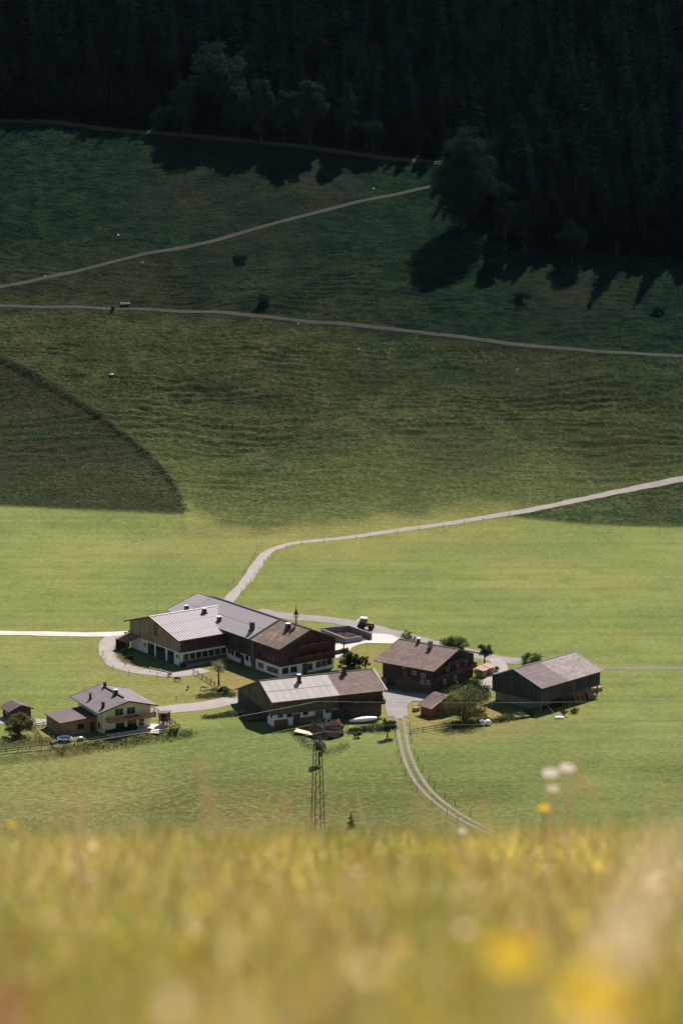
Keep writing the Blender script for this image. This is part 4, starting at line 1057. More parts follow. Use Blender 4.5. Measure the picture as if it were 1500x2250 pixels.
# broadleaf trees along the forest edge: pixel of the foot, pixel height and width, look
EDGE = [
    ((482, 262), 185, 125, 'round', 'broad round broadleaf tree rising highest above the left forest edge'),
    ((402, 292), 118, 62, 'tall', 'slim pale broadleaf tree alone at the foot of the broad round one'),
    ((352, 284), 46, 42, 'round', 'low rounded bush left of the slim pale tree at the forest edge'),
    ((525, 302), 112, 80, 'round', 'middle-sized broadleaf tree right below the broad round one'),
    ((574, 306), 150, 66, 'tall', 'tall narrow broadleaf tree in the middle of the edge row'),
    ((625, 308), 112, 58, 'round', 'small broadleaf tree tucked left of the wide edge tree'),
    ((682, 314), 160, 88, 'tall', 'wide tapering broadleaf tree near the centre of the edge row'),
    ((762, 322), 165, 50, 'cone', 'slender birch-like tree at the right end of the edge row'),
    ((818, 330), 70, 60, 'round', 'low dark bush at the right end of the forest edge row'),
    ((548, 200), 110, 60, 'tall', 'pale treetop behind the broad round tree at the forest edge'),
    ((1150, 552), 120, 50, 'tall', 'small leafy tree between the big maple and the spruces'),
    ((1255, 575), 90, 70, 'round', 'low bushy tree under the spruces at the right'),
    ((1108, 548), 165, 55, 'tall', 'narrow leafy tree hugging the right side of the big maple'),
]
for k, ((px, py), ph, pw, shp, lab) in enumerate(EDGE):
    p = on_h(px, py); sc = FPX / math.hypot(p[1], ZC - p[2]); h = ph / sc; rx = pw / sc / 2
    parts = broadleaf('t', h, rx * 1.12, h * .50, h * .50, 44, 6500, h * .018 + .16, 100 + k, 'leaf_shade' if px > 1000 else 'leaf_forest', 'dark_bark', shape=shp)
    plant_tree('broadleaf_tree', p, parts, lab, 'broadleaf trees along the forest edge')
p = on_h(1020, 500); sc = FPX / math.hypot(p[1], ZC - p[2])
parts = broadleaf('t', 232 / sc, 76 / sc, 118 / sc, 116 / sc, 95, 20000, .52, 77, 'leaf_maple', 'dark_bark', shape='tall', trunk_r=.7)
plant_tree('maple_tree', p, parts, 'huge dense dark maple standing out from the forest where the hill road ends')

# trees and bushes around the farm
FARM_TREES = [  # foot px, height m, crown radius, crown half height, clumps, leaves, leaf size, mat, shape, gap, name, label
    ((481, 1507), 6.4, 2.5, 1.9, 17, 620, .17, 'leaf_pale', 'round', .25, 'fruit_tree', 'sparse pale fruit tree with bare trunk beside the cow paddock'),
    ((1016, 1588), 8.2, 5.6, 3.7, 40, 3300, .22, 'leaf_olive', 'round', .2, 'walnut_tree', 'large round olive-green tree overhanging the small plank shed'),
    ((1040, 1560), 7.6, 4.2, 3.3, 28, 3200, .22, 'leaf_dark', 'round', .2, 'ash_tree', 'dark green tree rising behind the large olive-green round tree'),
    ((851, 1621), 4.3, 2.1, 1.6, 16, 1300, .17, 'leaf_dark', 'round', .2, 'fruit_tree', 'small round dark tree beside the meadow track below the white bundle'),
    ((701, 1679), 5.4, 1.9, 1.9, 16, 1100, .16, 'leaf_dark', 'round', .2, 'fruit_tree', 'small dark tree standing right behind the pylon'),
    ((1064, 1467), 5.6, 2.1, 1.5, 22, 2200, .17, 'leaf_dark', 'round', .2, 'pine_tree', 'small crooked pine with bare trunk at the corner of the chalet'),
    ((1166, 1476), 4.6, 3.0, 1.7, 26, 2200, .17, 'leaf_dark', 'round', .25, 'fruit_tree', 'spreading fruit tree peeping over the black barn roof'),
    ((997, 1446), 5.4, 4.0, 2.6, 34, 4200, .2, 'leaf_mid', 'round', .2, 'plum_tree', 'wide green tree just behind the chalet roof near its right end'),
    ((896, 1424), 4.8, 2.4, 2.2, 22, 1100, .17, 'leaf_mid', 'round', .25, 'fruit_tree', 'thin sprawling tree behind the left end of the chalet ridge'),
    ((44, 1617), 5.0, 3.4, 2.4, 40, 6000, .18, 'leaf_olive', 'round', .2, 'apple_tree', 'dense bushy apple tree in front of the little garden hut'),
    ((803, 1470), 4.0, 1.1, 2.0, 16, 1300, .17, 'leaf_dark', 'cone', .1, 'cypress', 'narrow pointed little tree behind the stable roof'),
    ((776, 1466), 3.8, 2.7, 1.9, 26, 3200, .2, 'leaf_dark', 'round', .2, 'lilac_bush', 'dark leafy bush between farmhouse gable and stable roof'),
    ((758, 1462), 2.4, 1.8, 1.1, 12, 900, .18, 'leaf_pale', 'round', .2, 'flowering_bush', 'pale yellow-green bush at the right corner of the farmhouse'),
    ((757, 1440), 2.0, 1.5, .9, 10, 700, .18, 'leaf_dark', 'round', .2, 'bush', 'low dark bush beside the farmyard lane behind the pale bush'),
    ((273, 1437), 1.9, 1.3, .9, 10, 560, .17, 'leaf_pale', 'round', .2, 'elder_bush', 'rounded bush inside the bend of the barn drive'),
    ((283, 1402), 2.3, 1.1, 1.0, 8, 260, .17, 'leaf_olive', 'round', .2, 'elder_bush', 'thin reddish bush at the barn corner beside the approach road'),
    ((284, 1450), 1.2, 1.2, .6, 9, 420, .16, 'leaf_mid', 'round', .2, 'bush', 'low bush below the rounded bush on the drive bank'),
    ((489, 1524), 1.7, 1.7, .9, 12, 900, .17, 'leaf_dark', 'round', .2, 'bush', 'dark bush at the foot of the sparse pale fruit tree'),
    ((401, 1465), 1.0, 1.2, .5, 8, 420, .15, 'leaf_dark', 'round', .2, 'bush', 'low dark bush at the near corner of the big barn'),
    ((786, 1620), 1.9, 1.1, .9, 9, 560, .16, 'leaf_dark', 'round', .2, 'bush', 'dark upright bush in the weeds below the white bundle'),
    ((118, 1640), 1.5, 1.0, .7, 8, 420, .15, 'leaf_dark', 'round', .2, 'bush', 'small bush at the corner of the house garden fence'),
    ((385, 1612), 1.5, 1.3, .7, 9, 460, .15, 'leaf_dark', 'round', .2, 'bush', 'bush at the right end of the house garden fence'),
    ((1087, 1475), 1.2, 1.1, .5, 8, 420, .15, 'leaf_dark', 'round', .2, 'bush', 'low bush on the ramp lane between chalet and black barn'),
    ((1236, 1573), 1.5, 1.2, .7, 8, 420, .16, 'leaf_dark', 'round', .2, 'bush', 'bush leaning on the front of the black barn'),
    ((1262, 1566), .9, 1.6, .5, 8, 420, .15, 'leaf_mid', 'round', .2, 'bush', 'flat green bush in front of the rusty sheet of the black barn'),
    ((577, 668), 3.0, 3.2, 1.5, 14, 1100, .3, 'leaf_forest', 'round', .2, 'hill_bush', 'single dark bush on the hillside just above the hill road'),
    ((1145, 655), 3.0, 4.4, 1.4, 14, 1100, .3, 'leaf_forest', 'round', .2, 'hill_bush', 'wide dark bush on the hillside below the forest shadow'),
    ((1442, 684), 2.6, 3.2, 1.3, 14, 900, .3, 'leaf_forest', 'round', .2, 'hill_bush', 'dark bush on the hillside near the right edge'),
    ((530, 570), 2.2, 3.6, 1.1, 12, 900, .3, 'leaf_forest', 'round', .2, 'hill_bush', 'low dark bush between the two hill roads'),
    ((247, 684), 1.8, 1.3, .9, 8, 420, .25, 'leaf_forest', 'round', .2, 'hill_bush', 'little bush at the lower side of the hill road near the trough'),
]
for k, (pp, h, rx, rz, nc, nl, ls, mat, shp, gap, nm, lab) in enumerate(FARM_TREES):
    p = on_h(*pp)
    parts = broadleaf('t', h, rx, rz, h - rz, nc, nl, ls, 300 + k, mat, 'bark', shape=shp, gap=gap, trunk_r=.05 + h * .022)
    plant_tree(nm, p, parts, lab, cat='bush' if 'bush' in nm else 'tree')
# young spruce between the pylon and the brow
p = on_h(771, 1818); V, F = spruce_arrays(3.0, .9, 55, whorls=9, nb=7, bare=.05)
V[:, 2] *= 1.0
plant_tree('young_spruce', p, [np_mesh('crown', V, F, MATS['needle']), MB().tube([(0, 0, -.3), (0, 0, 2.9)], [.06, .01], 6).build('trunk', MATS['dark_bark'])], 'tiny young spruce at the brow right of the pylon foot', cat='tree')

# rough herbs: hedge row under the black barn, bank below the house, weeds round the dung heap
def weeds(name, label, line, width, n, hmax, size, mat, seed, cat='weeds'):
    r = np.random.default_rng(seed); P = smooth_path([G(*p) for p in line], 1.0)
    k = r.integers(0, len(P), n); xy = P[k, :2] + r.normal(size=(n, 2)) * np.array([.6, width])
    lump = np.clip(.55 + fbm(xy[:, 0] / 2.2, xy[:, 1] / 2.2, seed, 2) * 1.1, .1, 1.2)
    z = H(xy[:, 0], xy[:, 1]) + r.random(n) * hmax * lump
    nrm = r.normal(size=(n, 3)) + np.array([0, 0, .5]); nrm /= np.linalg.norm(nrm, axis=1)[:, None]
    a = np.cross(nrm, r.normal(size=(n, 3))); a /= np.linalg.norm(a, axis=1)[:, None]; b_ = np.cross(nrm, a)
    s = (size * (.5 + r.random(n)))[:, None]; C = np.column_stack([xy, z])
    V = np.stack([C - a * s, C + b_ * s * .5, C + a * s, C - b_ * s * .5], 1).reshape(-1, 3)
    tag(np_mesh(name, V, np.arange(4 * n).reshape(n, 4), MATS[mat]), label, cat, kind='stuff')
weeds('hedge', 'overgrown green hedge strip in front of the black barn', [(1000, 1597), (1060, 1588), (1100, 1583), (1140, 1576), (1160, 1570)], .9, 4200, 1.5, .2, 'leaf_mid', 1, 'hedge')
weeds('weed_bank', 'rough weeds on the bank below the house garden fence', [(130, 1650), (220, 1636), (300, 1622), (380, 1611), (420, 1614)], 1.3, 3800, .5, .13, 'weed_leaf', 2)
weeds('flower_border', 'wild flower border along the lower garden left of the trampoline', [(0, 1638), (60, 1634), (110, 1630)], 2.0, 2600, 1.0, .15, 'leaf_pale', 3)
weeds('nettles', 'tall nettles along the front wall of the stable and dung heap', [(600, 1604), (640, 1606), (680, 1640), (720, 1652), (760, 1640)], 1.6, 2200, .6, .14, 'weed_leaf', 4)
weeds('hedge', 'dark bushy strip under the white covered bundle', [(772, 1610), (800, 1606), (830, 1604), (862, 1600)], .9, 2600, 1.5, .17, 'leaf_dark', 5, 'hedge')
weeds('verge_grass', 'tall grass on the inner bank of the curving barn drive', [(262, 1420), (262, 1440), (278, 1455), (320, 1466), (360, 1472)], .9, 2600, .6, .14, 'leaf_pale', 6)
weeds('hedge', 'low dark hedge strip left of the stable gable', [(455, 1577), (490, 1574), (535, 1570)], .8, 1800, 1.0, .16, 'leaf_dark', 7, 'hedge')
weeds('garden_shrubs', 'green shrubs between the fruit tree and the stable', [(440, 1532), (470, 1530), (500, 1528), (512, 1530)], 1.0, 1700, .9, .16, 'leaf_mid', 8)
weeds('ditch_grass', 'dark rank grass along the curved ditch on the left hillside', [(-40, 775), (0, 795), (120, 860), (240, 935), (310, 985), (370, 1050), (412, 1122)], .3, 2400, .45, .16, 'leaf_forest', 10)

# ------------------------------------------------------------------ dung pit with concrete walls
pit = [on_plane(706, 1388 + 6)[:2], on_plane(767, 1383 + 6)[:2], on_plane(816, 1406)[:2], on_plane(758, 1415)[:2]]
o0 = pit[0]
dp = empty('dung_pit', (o0[0], o0[1], 0)); tag(dp, 'open concrete-walled dung pit behind the farmhouse gable', 'pit')
L_ = [Vector((p[0] - o0[0], p[1] - o0[1], 0)) for p in pit]
for (i, j, h) in ((0, 1, 1.7), (1, 2, 1.7), (3, 0, 1.5)):
    a, c = L_[i], L_[j]; MB().bar((a.x, a.y, h / 2 - .1), (c.x, c.y, h / 2 - .1), .3, h + .2).build('pit_wall', MATS['concrete'], dp)
a, c = L_[3], L_[2]; c2 = a.lerp(c, .62); MB().bar((a.x, a.y, .65), (c2.x, c2.y, .65), .28, 1.5).build('pit_wall', MATS['concrete'], dp)
m = MB(); n = 14; gv = []
for i in range(n + 1):
    for j in range(n + 1):
        p = (L_[0].lerp(L_[1], j / n)).lerp(L_[3].lerp(L_[2], j / n), i / n)
        gv.append((p.x, p.y, .18 + .9 * max(0, math.sin(math.pi * i / n) * math.sin(math.pi * j / n)) * (.4 + random.random() * .6)))
m.add(gv, [(i * (n + 1) + j, i * (n + 1) + j + 1, (i + 1) * (n + 1) + j + 1, (i + 1) * (n + 1) + j) for i in range(n) for j in range(n)])
m.build('dung_fill', MATS['soil'], dp)
MB().bar((L_[0].x, L_[0].y + .5, 1.55), (L_[1].x * .9, L_[1].y + .3, 1.75), .1).build('top_rail', MATS['post_wood'], dp)

# heap of dark manure before the stable with its plank
def heap(name, label, cat, c, rx, ry, h, mat, seed, flat=1.0):
    r = np.random.default_rng(seed); n = 22; V = []
    for i in range(n + 1):
        for j in range(n + 1):
            u, v = i / n * 2 - 1, j / n * 2 - 1; d = min(1, math.hypot(u, v))
            d2 = 1.2 if math.hypot(u, v) > .93 else d + .38 * float(fbm(u * 2.1 + seed, v * 2.1, 50, 2)); V.append((u * rx, v * ry, max(-.4, h * (1 - max(0, d2) ** 2.2) * (1 + .7 * float(fbm(u * 4, v * 4 + seed, 52, 2))) + (1 - d) * r.normal() * .12 - .08 - .5 * max(0, math.hypot(u, v) - .85))))
    F = [(i * (n + 1) + j, (i + 1) * (n + 1) + j, (i + 1) * (n + 1) + j + 1, i * (n + 1) + j + 1) for i in range(n) for j in range(n)]
    o = mesh_obj(name, V, F, MATS[mat]); o.location = c; tag(o, label, cat); return o
p = on_h(712, 1612); heap('dung_heap', 'dark brown dung heap in front of the stable', 'heap', p, 4.6, 5.6, 1.7, 'manure', 5)
p = on_h(728, 1596); heap('earth_heap', 'reddish earth heap against the stable front', 'heap', p, 3.2, 3.6, 1.4, 'soil', 6)
p = on_h(668, 1612); o = MB().slab([(-1.9, -.6, .75), (1.5, -2.0, .62), (1.9, -.9, .62), (-1.5, .9, .75)], .12).build('plank_cover', MATS['tan_tarp']); o.location = p; o.scale = (1.1, 1.6, 1)
tag(o, 'pinkish board cover lying left of the dark dung heap', 'board')

# white covered bundle beside the stable
p = on_h(798, 1588)
m = MB(); n = 16; ring = 10
for i in range(n + 1):
    t = i / n; x = (t - .5) * 6.2; k = max(.12, math.sin(math.pi * min(1, max(0, t * .96 + .02))) ** .45)
    for j in range(ring):
        a = 2 * math.pi * j / ring; rr = k * (.72 + .08 * math.sin(i * 2.3 + j * 1.7))
        m.v.append((x, math.cos(a) * rr * 1.05, .62 + .25 * t + math.sin(a) * rr * .78))
for i in range(n):
    for j in range(ring): m.f.append((i * ring + j, i * ring + (j + 1) % ring, (i + 1) * ring + (j + 1) % ring, (i + 1) * ring + j))
m.f.append(tuple(range(ring))); m.f.append(tuple(n * ring + j for j in range(ring))[::-1])
bd = empty('covered_bundle', p, RAD(14)); tag(bd, 'long white tarpaulin-wrapped bundle lying before the stable', 'bundle')
m.build('tarpaulin', MATS['white_tarp'], bd, True)
for x in (-2, 0, 2): MB().box(x - .15, x + .15, -.9, .9, -.15, .22).build('bearer', MATS['post_wood'], bd)
# wrapped bales by the hedge
for k, (px, lab) in enumerate(((1060, 'left one of the two white wrapped bales beside the hedge'), (1072, 'right one of the two white wrapped bales beside the hedge'))):
    p = on_h(px, 1594 - k); o = MB().lathe([(.3, -.62), (.56, -.56), (.62, -.2), (.62, .25), (.55, .58), (.3, .64)], 14, axis='y').build('silage_bale', MATS['white_tarp'], smooth=True)
    o.location = (p[0], p[1], p[2] + .58); o.rotation_euler = (0, 0, RAD(20)); tag(o, lab, 'bale', 'white wrapped bales')
# boards and trough near the black barn
p = on_h(1143, 1577); bs = empty('board_stack', p, RAD(25)); tag(bs, 'low stack of pale boards at the end of the hedge', 'boards')
for k in range(5): MB().box(-1.7 + k * .05, 1.7, -.9, .9, .1 * k, .1 * k + .08).build('board', MATS['grey_boards'], bs)
p = on_h(1228, 1579); o = MB().lathe([(.25, -1.0), (.45, -.9), (.5, 0), (.45, .9), (.25, 1.0)], 10, axis='x').build('water_trough', MATS['white_tarp']); o.location = (p[0], p[1], p[2] + .1); tag(o, 'small white trough in the grass before the black barn', 'trough')
p = on_h(1315, 1519); ls = empty('log_pile', p, RAD(46)); tag(ls, 'short log pile under the far right corner of the black barn', 'logs')
for k in range(9):
    i, j = k % 3, k // 3; MB().tube([(-1.2, i * .36 + (j % 2) * .15, .18 + j * .32), (1.2, i * .36 + (j % 2) * .15, .18 + j * .32)], .17, 8).build('log', MATS['woodpile'], ls)
p = on_h(914, 1562); ls = empty('firewood_stack', p, RAD(-50)); tag(ls, 'firewood stack against the left side of the small plank shed', 'firewood')
for k in range(15):
    i, j = k % 5, k // 5; MB().tube([(-.5, i * .3 - .6, .15 + j * .28), (.5, i * .3 - .6, .15 + j * .28)], .15, 8).build('log', MATS['woodpile'], ls)

# ------------------------------------------------------------------ tractor
p = on_plane(803, 1383)
tr = empty('tractor', (p[0], p[1], .09), RAD(-14)); tag(tr, 'dark red tractor with pale cab roof parked on the yard road', 'tractor')
def wheel(x, y, r, w):
    o = MB().lathe([(r * .62, -w / 2), (r * .93, -w / 2), (r, -w * .3), (r, w * .3), (r * .93, w / 2), (r * .62, w / 2)], 20, (x, y, r), 'y').build('tyre', MATS['rubber'])
    wh = MB().lathe([(r * .60, -w * .42), (r * .6, -w * .2), (r * .2, -w * .15), (r * .2, w * .15), (r * .6, w * .2), (r * .60, w * .42)], 16, (x, y, r), 'y').build('wheel', MATS['rim_red'], tr)
    o.parent = wh; return wh
for sy in (-1, 1): wheel(-1.0, sy * .95, .88, .52); wheel(1.45, sy * .85, .62, .40)
MB().prism([(.0, .75), (2.15, .75), (2.2, 1.35), (2.0, 1.55), (.0, 1.72)], -.38, .38, 'y').build('hood', MATS['tractor_body'], tr)
MB().prism([(-1.5, .6), (.1, .6), (.1, 1.3), (-1.5, 1.3)], -.5, .5, 'y').build('chassis', MATS['tractor_dark'], tr)
cabp = MB()
for x, xt in ((-1.35, -1.2), (-.1, -.2), (.35, .15)):
    for sy in (-.72, .72): cabp.bar((x, sy, 1.2), (xt, sy * .94, 2.75), .09)
cab = cabp.build('cab', MATS['tractor_dark'], tr)
MB().prism([(-1.3, 1.35), (.28, 1.35), (.12, 2.7), (-1.18, 2.7)], -.66, .66, 'y').build('cab_glass', MATS['cab_glass'], cab)
MB().prism([(-1.45, 2.72), (.35, 2.72), (.28, 2.92), (-1.35, 2.95)], -.8, .8, 'y').build('cab_roof', MATS['tractor_roof'], cab)
for sy in (-1, 1):
    f = MB(); pts = [(-1.0 + 1.02 * math.cos(a), .88 + 1.02 * math.sin(a)) for a in np.linspace(.25, 2.7, 9)]
    for q, w in zip(pts[:-1], pts[1:]): f.bar((q[0], sy * .95, q[1]), (w[0], sy * .95, w[1]), .55, .06)
    f.build('fender', MATS['tractor_body'], tr)
    MB().cbox((2.12, sy * .24, 1.3), (.08, .16, .14)).build('headlight', MATS['bright_metal'], tr)
MB().tube([(.55, -.45, 1.6), (.55, -.45, 2.6)], .05, 8).build('exhaust', MATS['tractor_dark'], tr)
MB().bar((-1.5, 0, .6), (-2.3, 0, .55), .3, .12).build('hitch', MATS['tractor_dark'], tr)
MB().prism([(-2.2, 2.05), (-1.4, 2.35), (-1.4, 2.42), (-2.2, 2.12)], -.6, .6, 'y').build('rear_awning', MATS['tractor_roof'], tr)

# ------------------------------------------------------------------ cows
def cow(px, py, yaw, mat, label, graze):
    me = bpy.data.meshes.new('cow')
    P = [(-.85, 0, 1.16, .27, .30), (-.45, 0, 1.14, .33, .36), (.05, 0, 1.08, .35, .40), (.5, 0, 1.15, .31, .37), (.78, 0, 1.2, .22, .28)]
    if graze: P += [(1.05, .05, .95, .14, .19), (1.25, .08, .55, .12, .15), (1.36, .08, .25, .09, .10)]
    else: P += [(1.05, 0, 1.38, .14, .19), (1.28, 0, 1.52, .13, .15), (1.55, 0, 1.36, .08, .09)]
    V = [q[:3] for q in P]; Rr = [q[3:] for q in P]; E_ = [(i, i + 1) for i in range(len(P) - 1)]
    for bi, x, sgn in ((0, -.78, 1), (0, -.78, -1), (3, .58, 1), (3, .58, -1)):
        n = len(V); y = sgn * .23
        if bi == 0: ch = [(x - .02, y, .85, .14, .17), (x - .12, y, .55, .075, .085), (x - .02, y, .3, .05, .05), (x + .02, y, .05, .06, .06)]
        else: ch = [(x, y, .82, .11, .13), (x + .02, y, .5, .07, .07), (x, y, .28, .045, .045), (x + .02, y, .05, .055, .055)]
        V += [c[:3] for c in ch]; Rr += [c[3:] for c in ch]; E_ += [(bi, n), (n, n + 1), (n + 1, n + 2), (n + 2, n + 3)]
    n = len(V); V += [(-1.08, 0, 1.2), (-1.16, 0, .75), (-1.15, 0, .45)]; Rr += [(.05, .05), (.03, .03), (.05, .05)]; E_ += [(0, n), (n, n + 1), (n + 1, n + 2)]
    me.from_pydata(V, E_, []); o = bpy.data.objects.new('cow', me); COL.objects.link(o)
    sk = o.modifiers.new('skin', 'SKIN'); o.modifiers.new('sub', 'SUBSURF').levels = 1; o.modifiers['sub'].render_levels = 1
    for v, r in zip(me.skin_vertices[0].data, Rr): v.radius = r
    me.skin_vertices[0].data[2].use_root = True
    me.materials.append(MATS[mat]); sk.use_smooth_shade = True
    p = on_h(px, py); o.location = p; o.scale = (.68, .68, .68); o.rotation_euler = (0, 0, yaw); tag(o, label, 'cow', 'cows in the paddock')
    hx, hy, hz = P[-2][0], P[-2][1], P[-2][2]
    e = MB()
    for sgn in (-1, 1): e.add([(hx - .06, hy + sgn * .1, hz + .06), (hx + .02, hy + sgn * .32, hz + .08), (hx + .04, hy + sgn * .12, hz - .04)], [(0, 1, 2)]); e.tube([(hx - .08, hy + sgn * .08, hz + .1), (hx - .05, hy + sgn * .22, hz + .22), (hx, hy + sgn * .2, hz + .32)], [.03, .022, .008], 5)
    e.build('horns_and_ears', MATS['cow_tan'], o)
    return o
cow(390, 1497, RAD(170), 'cow_dark', 'dark brown cow nearest the curving drive', True)
cow(413, 1515, RAD(-100), 'cow_brown', 'reddish cow with white face seen end-on in the paddock', False)
cow(447, 1516, RAD(15), 'cow_tan', 'pale tan and white cow side-on near the paddock fence', True)
cow(373, 1487, RAD(60), 'cow_brown', 'small reddish cow close to the gate rail at the drive', True)

# ------------------------------------------------------------------ garden things at the cream house
p = on_plane(143, 1629)
tp = empty('trampoline', (p[0], p[1], 0)); tag(tp, 'round blue-edged trampoline with dark safety net on the lawn', 'trampoline')
m = MB(); n = 24
for k in range(n):
    a, c = 2 * math.pi * k / n, 2 * math.pi * (k + 1) / n
    m.add([(math.cos(t) * r, math.sin(t) * r, .8) for t, r in ((a, 1.62), (c, 1.62), (c, 1.28), (a, 1.28))], [(0, 1, 2, 3)])
    m.add([(math.cos(a) * 1.62, math.sin(a) * 1.62, .8), (math.cos(c) * 1.62, math.sin(c) * 1.62, .8), (math.cos(c) * 1.62, math.sin(c) * 1.62, .62), (math.cos(a) * 1.62, math.sin(a) * 1.62, .62)], [(0, 1, 2, 3)])
m.build('edge_pad', MATS['blue_pad'], tp)
MB().lathe([(1.27, .76), (1.27, .775)], 24).build('jump_mat', MATS['net'], tp)
for k in range(6):
    a = k * math.pi / 3 + .3; x, y = math.cos(a) * 1.5, math.sin(a) * 1.5
    MB().tube([(x, y, 0), (x, y, 2.5)], .03, 6).build('net_pole', MATS['iron'], tp)
m = MB()
for k in range(48):
    a = 2 * math.pi * k / 48; m.bar((math.cos(a) * 1.3, math.sin(a) * 1.3, .8), (math.cos(a) * 1.3, math.sin(a) * 1.3, 2.4), .016)
for z in np.arange(.9, 2.45, .14): m.tube([(math.cos(t) * 1.3, math.sin(t) * 1.3, z) for t in np.linspace(0, 2 * math.pi, 25)], .012, 4, False)
m.build('safety_net', MATS['net'], tp)
p = on_plane(178, 1628); mw = empty('garden_cart', (p[0], p[1], 0), RAD(30)); tag(mw, 'small dark garden cart with white load right of the trampoline', 'cart')
MB().box(-.7, .6, -.4, .4, .3, .55).build('tray', MATS['dark_metal'], mw); MB().box(-.3, .4, -.3, .3, .56, .85).build('load', MATS['white_tarp'], mw)
for x in (-.5, .4):
    for y in (-.42, .42): MB().lathe([(.2, -.06), (.2, .06)], 10, (x, y, .2), 'y').build('wheel', MATS['rubber'], mw)
MB().bar((.6, 0, .5), (1.2, 0, .95), .05).build('handle', MATS['iron'], mw)
p = on_plane(362, 1594); ps = empty('playhouse', (p[0], p[1], 0), RAD(-20)); tag(ps, 'wooden play tower with blue slide beside the cream house', 'playhouse')
for x in (-.9, .9):
    for y in (-.8, .8): MB().box(x - .08, x + .08, y - .08, y + .08, 0, 2.9).build('post', MATS['post_wood'], ps)
MB().box(-1, 1, -.9, .9, 1.15, 1.27).build('platform', MATS['shed_boards'], ps)
MB().box(-.95, .95, .78, .86, 1.3, 2.8).build('back_wall', MATS['shed_boards'], ps)
for x in (-.95, .87): MB().box(x, x + .08, -.7, .78, 1.3, 2.75).build('side_wall', MATS['shed_boards'], ps)
MB().box(-.95, -.35, -.86, -.78, 1.3, 2.7).build('front_wall', MATS['shed_boards'], ps)
MB().prism([(-1.15, 2.75), (1.15, 2.95), (1.15, 3.08), (-1.15, 2.88)], -1.1, 1.1, 'y').build('roof', MATS['annex_felt'], ps)
sd = MB().bar((.25, -.9, 1.25), (.85, -3.0, .12), .5, .05).build('slide', MATS['slide_blue'], ps)
for q in (-.27, .27): MB().bar((.25 + q, -.9, 1.36), (.85 + q, -3.0, .22), .05, .18).build('slide_edge', MATS['slide_blue'], sd)
for k in range(5): MB().bar((-.3, -1.5 + k * .15, .25 + k * .22), (.0, -1.5 + k * .15, .25 + k * .22), .05).build('ladder_rung', MATS['post_wood'], ps)
p = on_plane(331, 1602); o = MB().slab([(-2.1, -2.6, .2), (2.0, -2.6, .2), (2.4, 2.2, .2), (-2.1, 2.6, .2)], .2).build('stone_patio', MATS['terrace']); o.location = (p[0], p[1], 0); o.scale = (1.0, 1.4, 1); tag(o, kind='structure')
p = on_plane(313, 1601); gs = empty('garden_table', (p[0], p[1], .12)); tag(gs, 'small garden table with turquoise cloth on the house terrace', 'table')
MB().lathe([(.62, .70), (.64, .72), (.64, .75), (.6, .76)], 14).build('table_top', MATS['blue_pad'], gs)
for k in range(4): MB().bar((.4 * math.cos(k * 1.57), .4 * math.sin(k * 1.57), 0), (.3 * math.cos(k * 1.57), .3 * math.sin(k * 1.57), .7), .05).build('leg', MATS['post_wood'], gs)

# ------------------------------------------------------------------ fences
post_mesh = MB().tube([(0, 0, -.3), (0, 0, 1.15), (0, 0, 1.25)], [.07, .065, .03], 6).build('post', MATS['post_wood']); COL.objects.unlink(post_mesh)
def wire_fence(label, pix, step, h=1.0, jitter=.25, wires=(.55, 1.0), name='pasture_fence', thick=1.0):
    P = smooth_path([G(*p) for p in pix], .5)
    s = np.concatenate([[0], np.cumsum(np.linalg.norm(np.diff(P[:, :2], axis=0), axis=1))])
    ts = np.arange(0, s[-1], step); r = random.Random(hash(label) % 1000 if False else len(label) * 7 + len(pix))
    pts = []
    for t in ts:
        t2 = min(s[-1], max(0, t + r.uniform(-jitter, jitter) * step)); x = np.interp(t2, s, P[:, 0]); y = np.interp(t2, s, P[:, 1]); pts.append((x, y, gz(x, y)))
    root = empty(name, pts[0]); tag(root, label, 'fence')
    O = Vector(pts[0])
    for q in pts:
        c = post_mesh.copy(); COL.objects.link(c); c.parent = root; c.location = Vector(q) - O; c.scale = (thick, thick, h * r.uniform(.85, 1.15)); c.rotation_euler = (r.uniform(-.07, .07), r.uniform(-.07, .07), 0)
    for w in wires:
        MB().tube([tuple(Vector(q) - O + Vector((0, 0, w * h))) for q in pts], .009, 4, False).build('wire', MATS['iron'], root)
    return root
wire_fence('wire fence with wooden posts along the lower side of the field road', [(528, 1306), (556, 1272), (582, 1236), (606, 1216), (648, 1201), (760, 1189), (850, 1176), (930, 1165), (1050, 1148), (1140, 1132)], 7.5)
wire_fence('wire fence with wooden posts along the upper side of the field road', [(502, 1290), (533, 1262), (556, 1230), (567, 1208), (580, 1196)], 7.0)
wire_fence('wire fence along the foot of the left hillside', [(0, 1111), (120, 1116), (260, 1123), (340, 1126), (412, 1127)], 6.5, 1.1)
wire_fence('wire fence beside the curved ditch on the left hillside', [(0, 792), (120, 856), (240, 931), (312, 982), (372, 1046), (416, 1120)], 9.0, 1.1)
wire_fence('wire fence right of the farm meadow track', [(900, 1600), (906, 1640), (918, 1672), (938, 1708), (962, 1738), (1004, 1772), (1052, 1803)], 6.0)
wire_fence('wire fence left of the farm meadow track', [(868, 1620), (874, 1650), (884, 1685), (900, 1718), (926, 1750), (966, 1782), (1015, 1812)], 6.5)
wire_fence('wire fence on the outer side of the curving barn drive', [(226, 1440), (236, 1460), (258, 1476), (296, 1485), (334, 1488), (372, 1489)], 6.5)
wire_fence('wire fence on the inner bank of the curving barn drive', [(275, 1464), (292, 1467), (320, 1470), (340, 1473)], 5.0, .9)
wire_fence('wire fence below the rough slope at the right edge', [(1240, 1152), (1340, 1158), (1440, 1162), (1520, 1164)], 9.0, 1.2)
wire_fence('wire fence between the paddock and the house drive', [(388, 1540), (440, 1534), (490, 1528)], 6.0, .9)
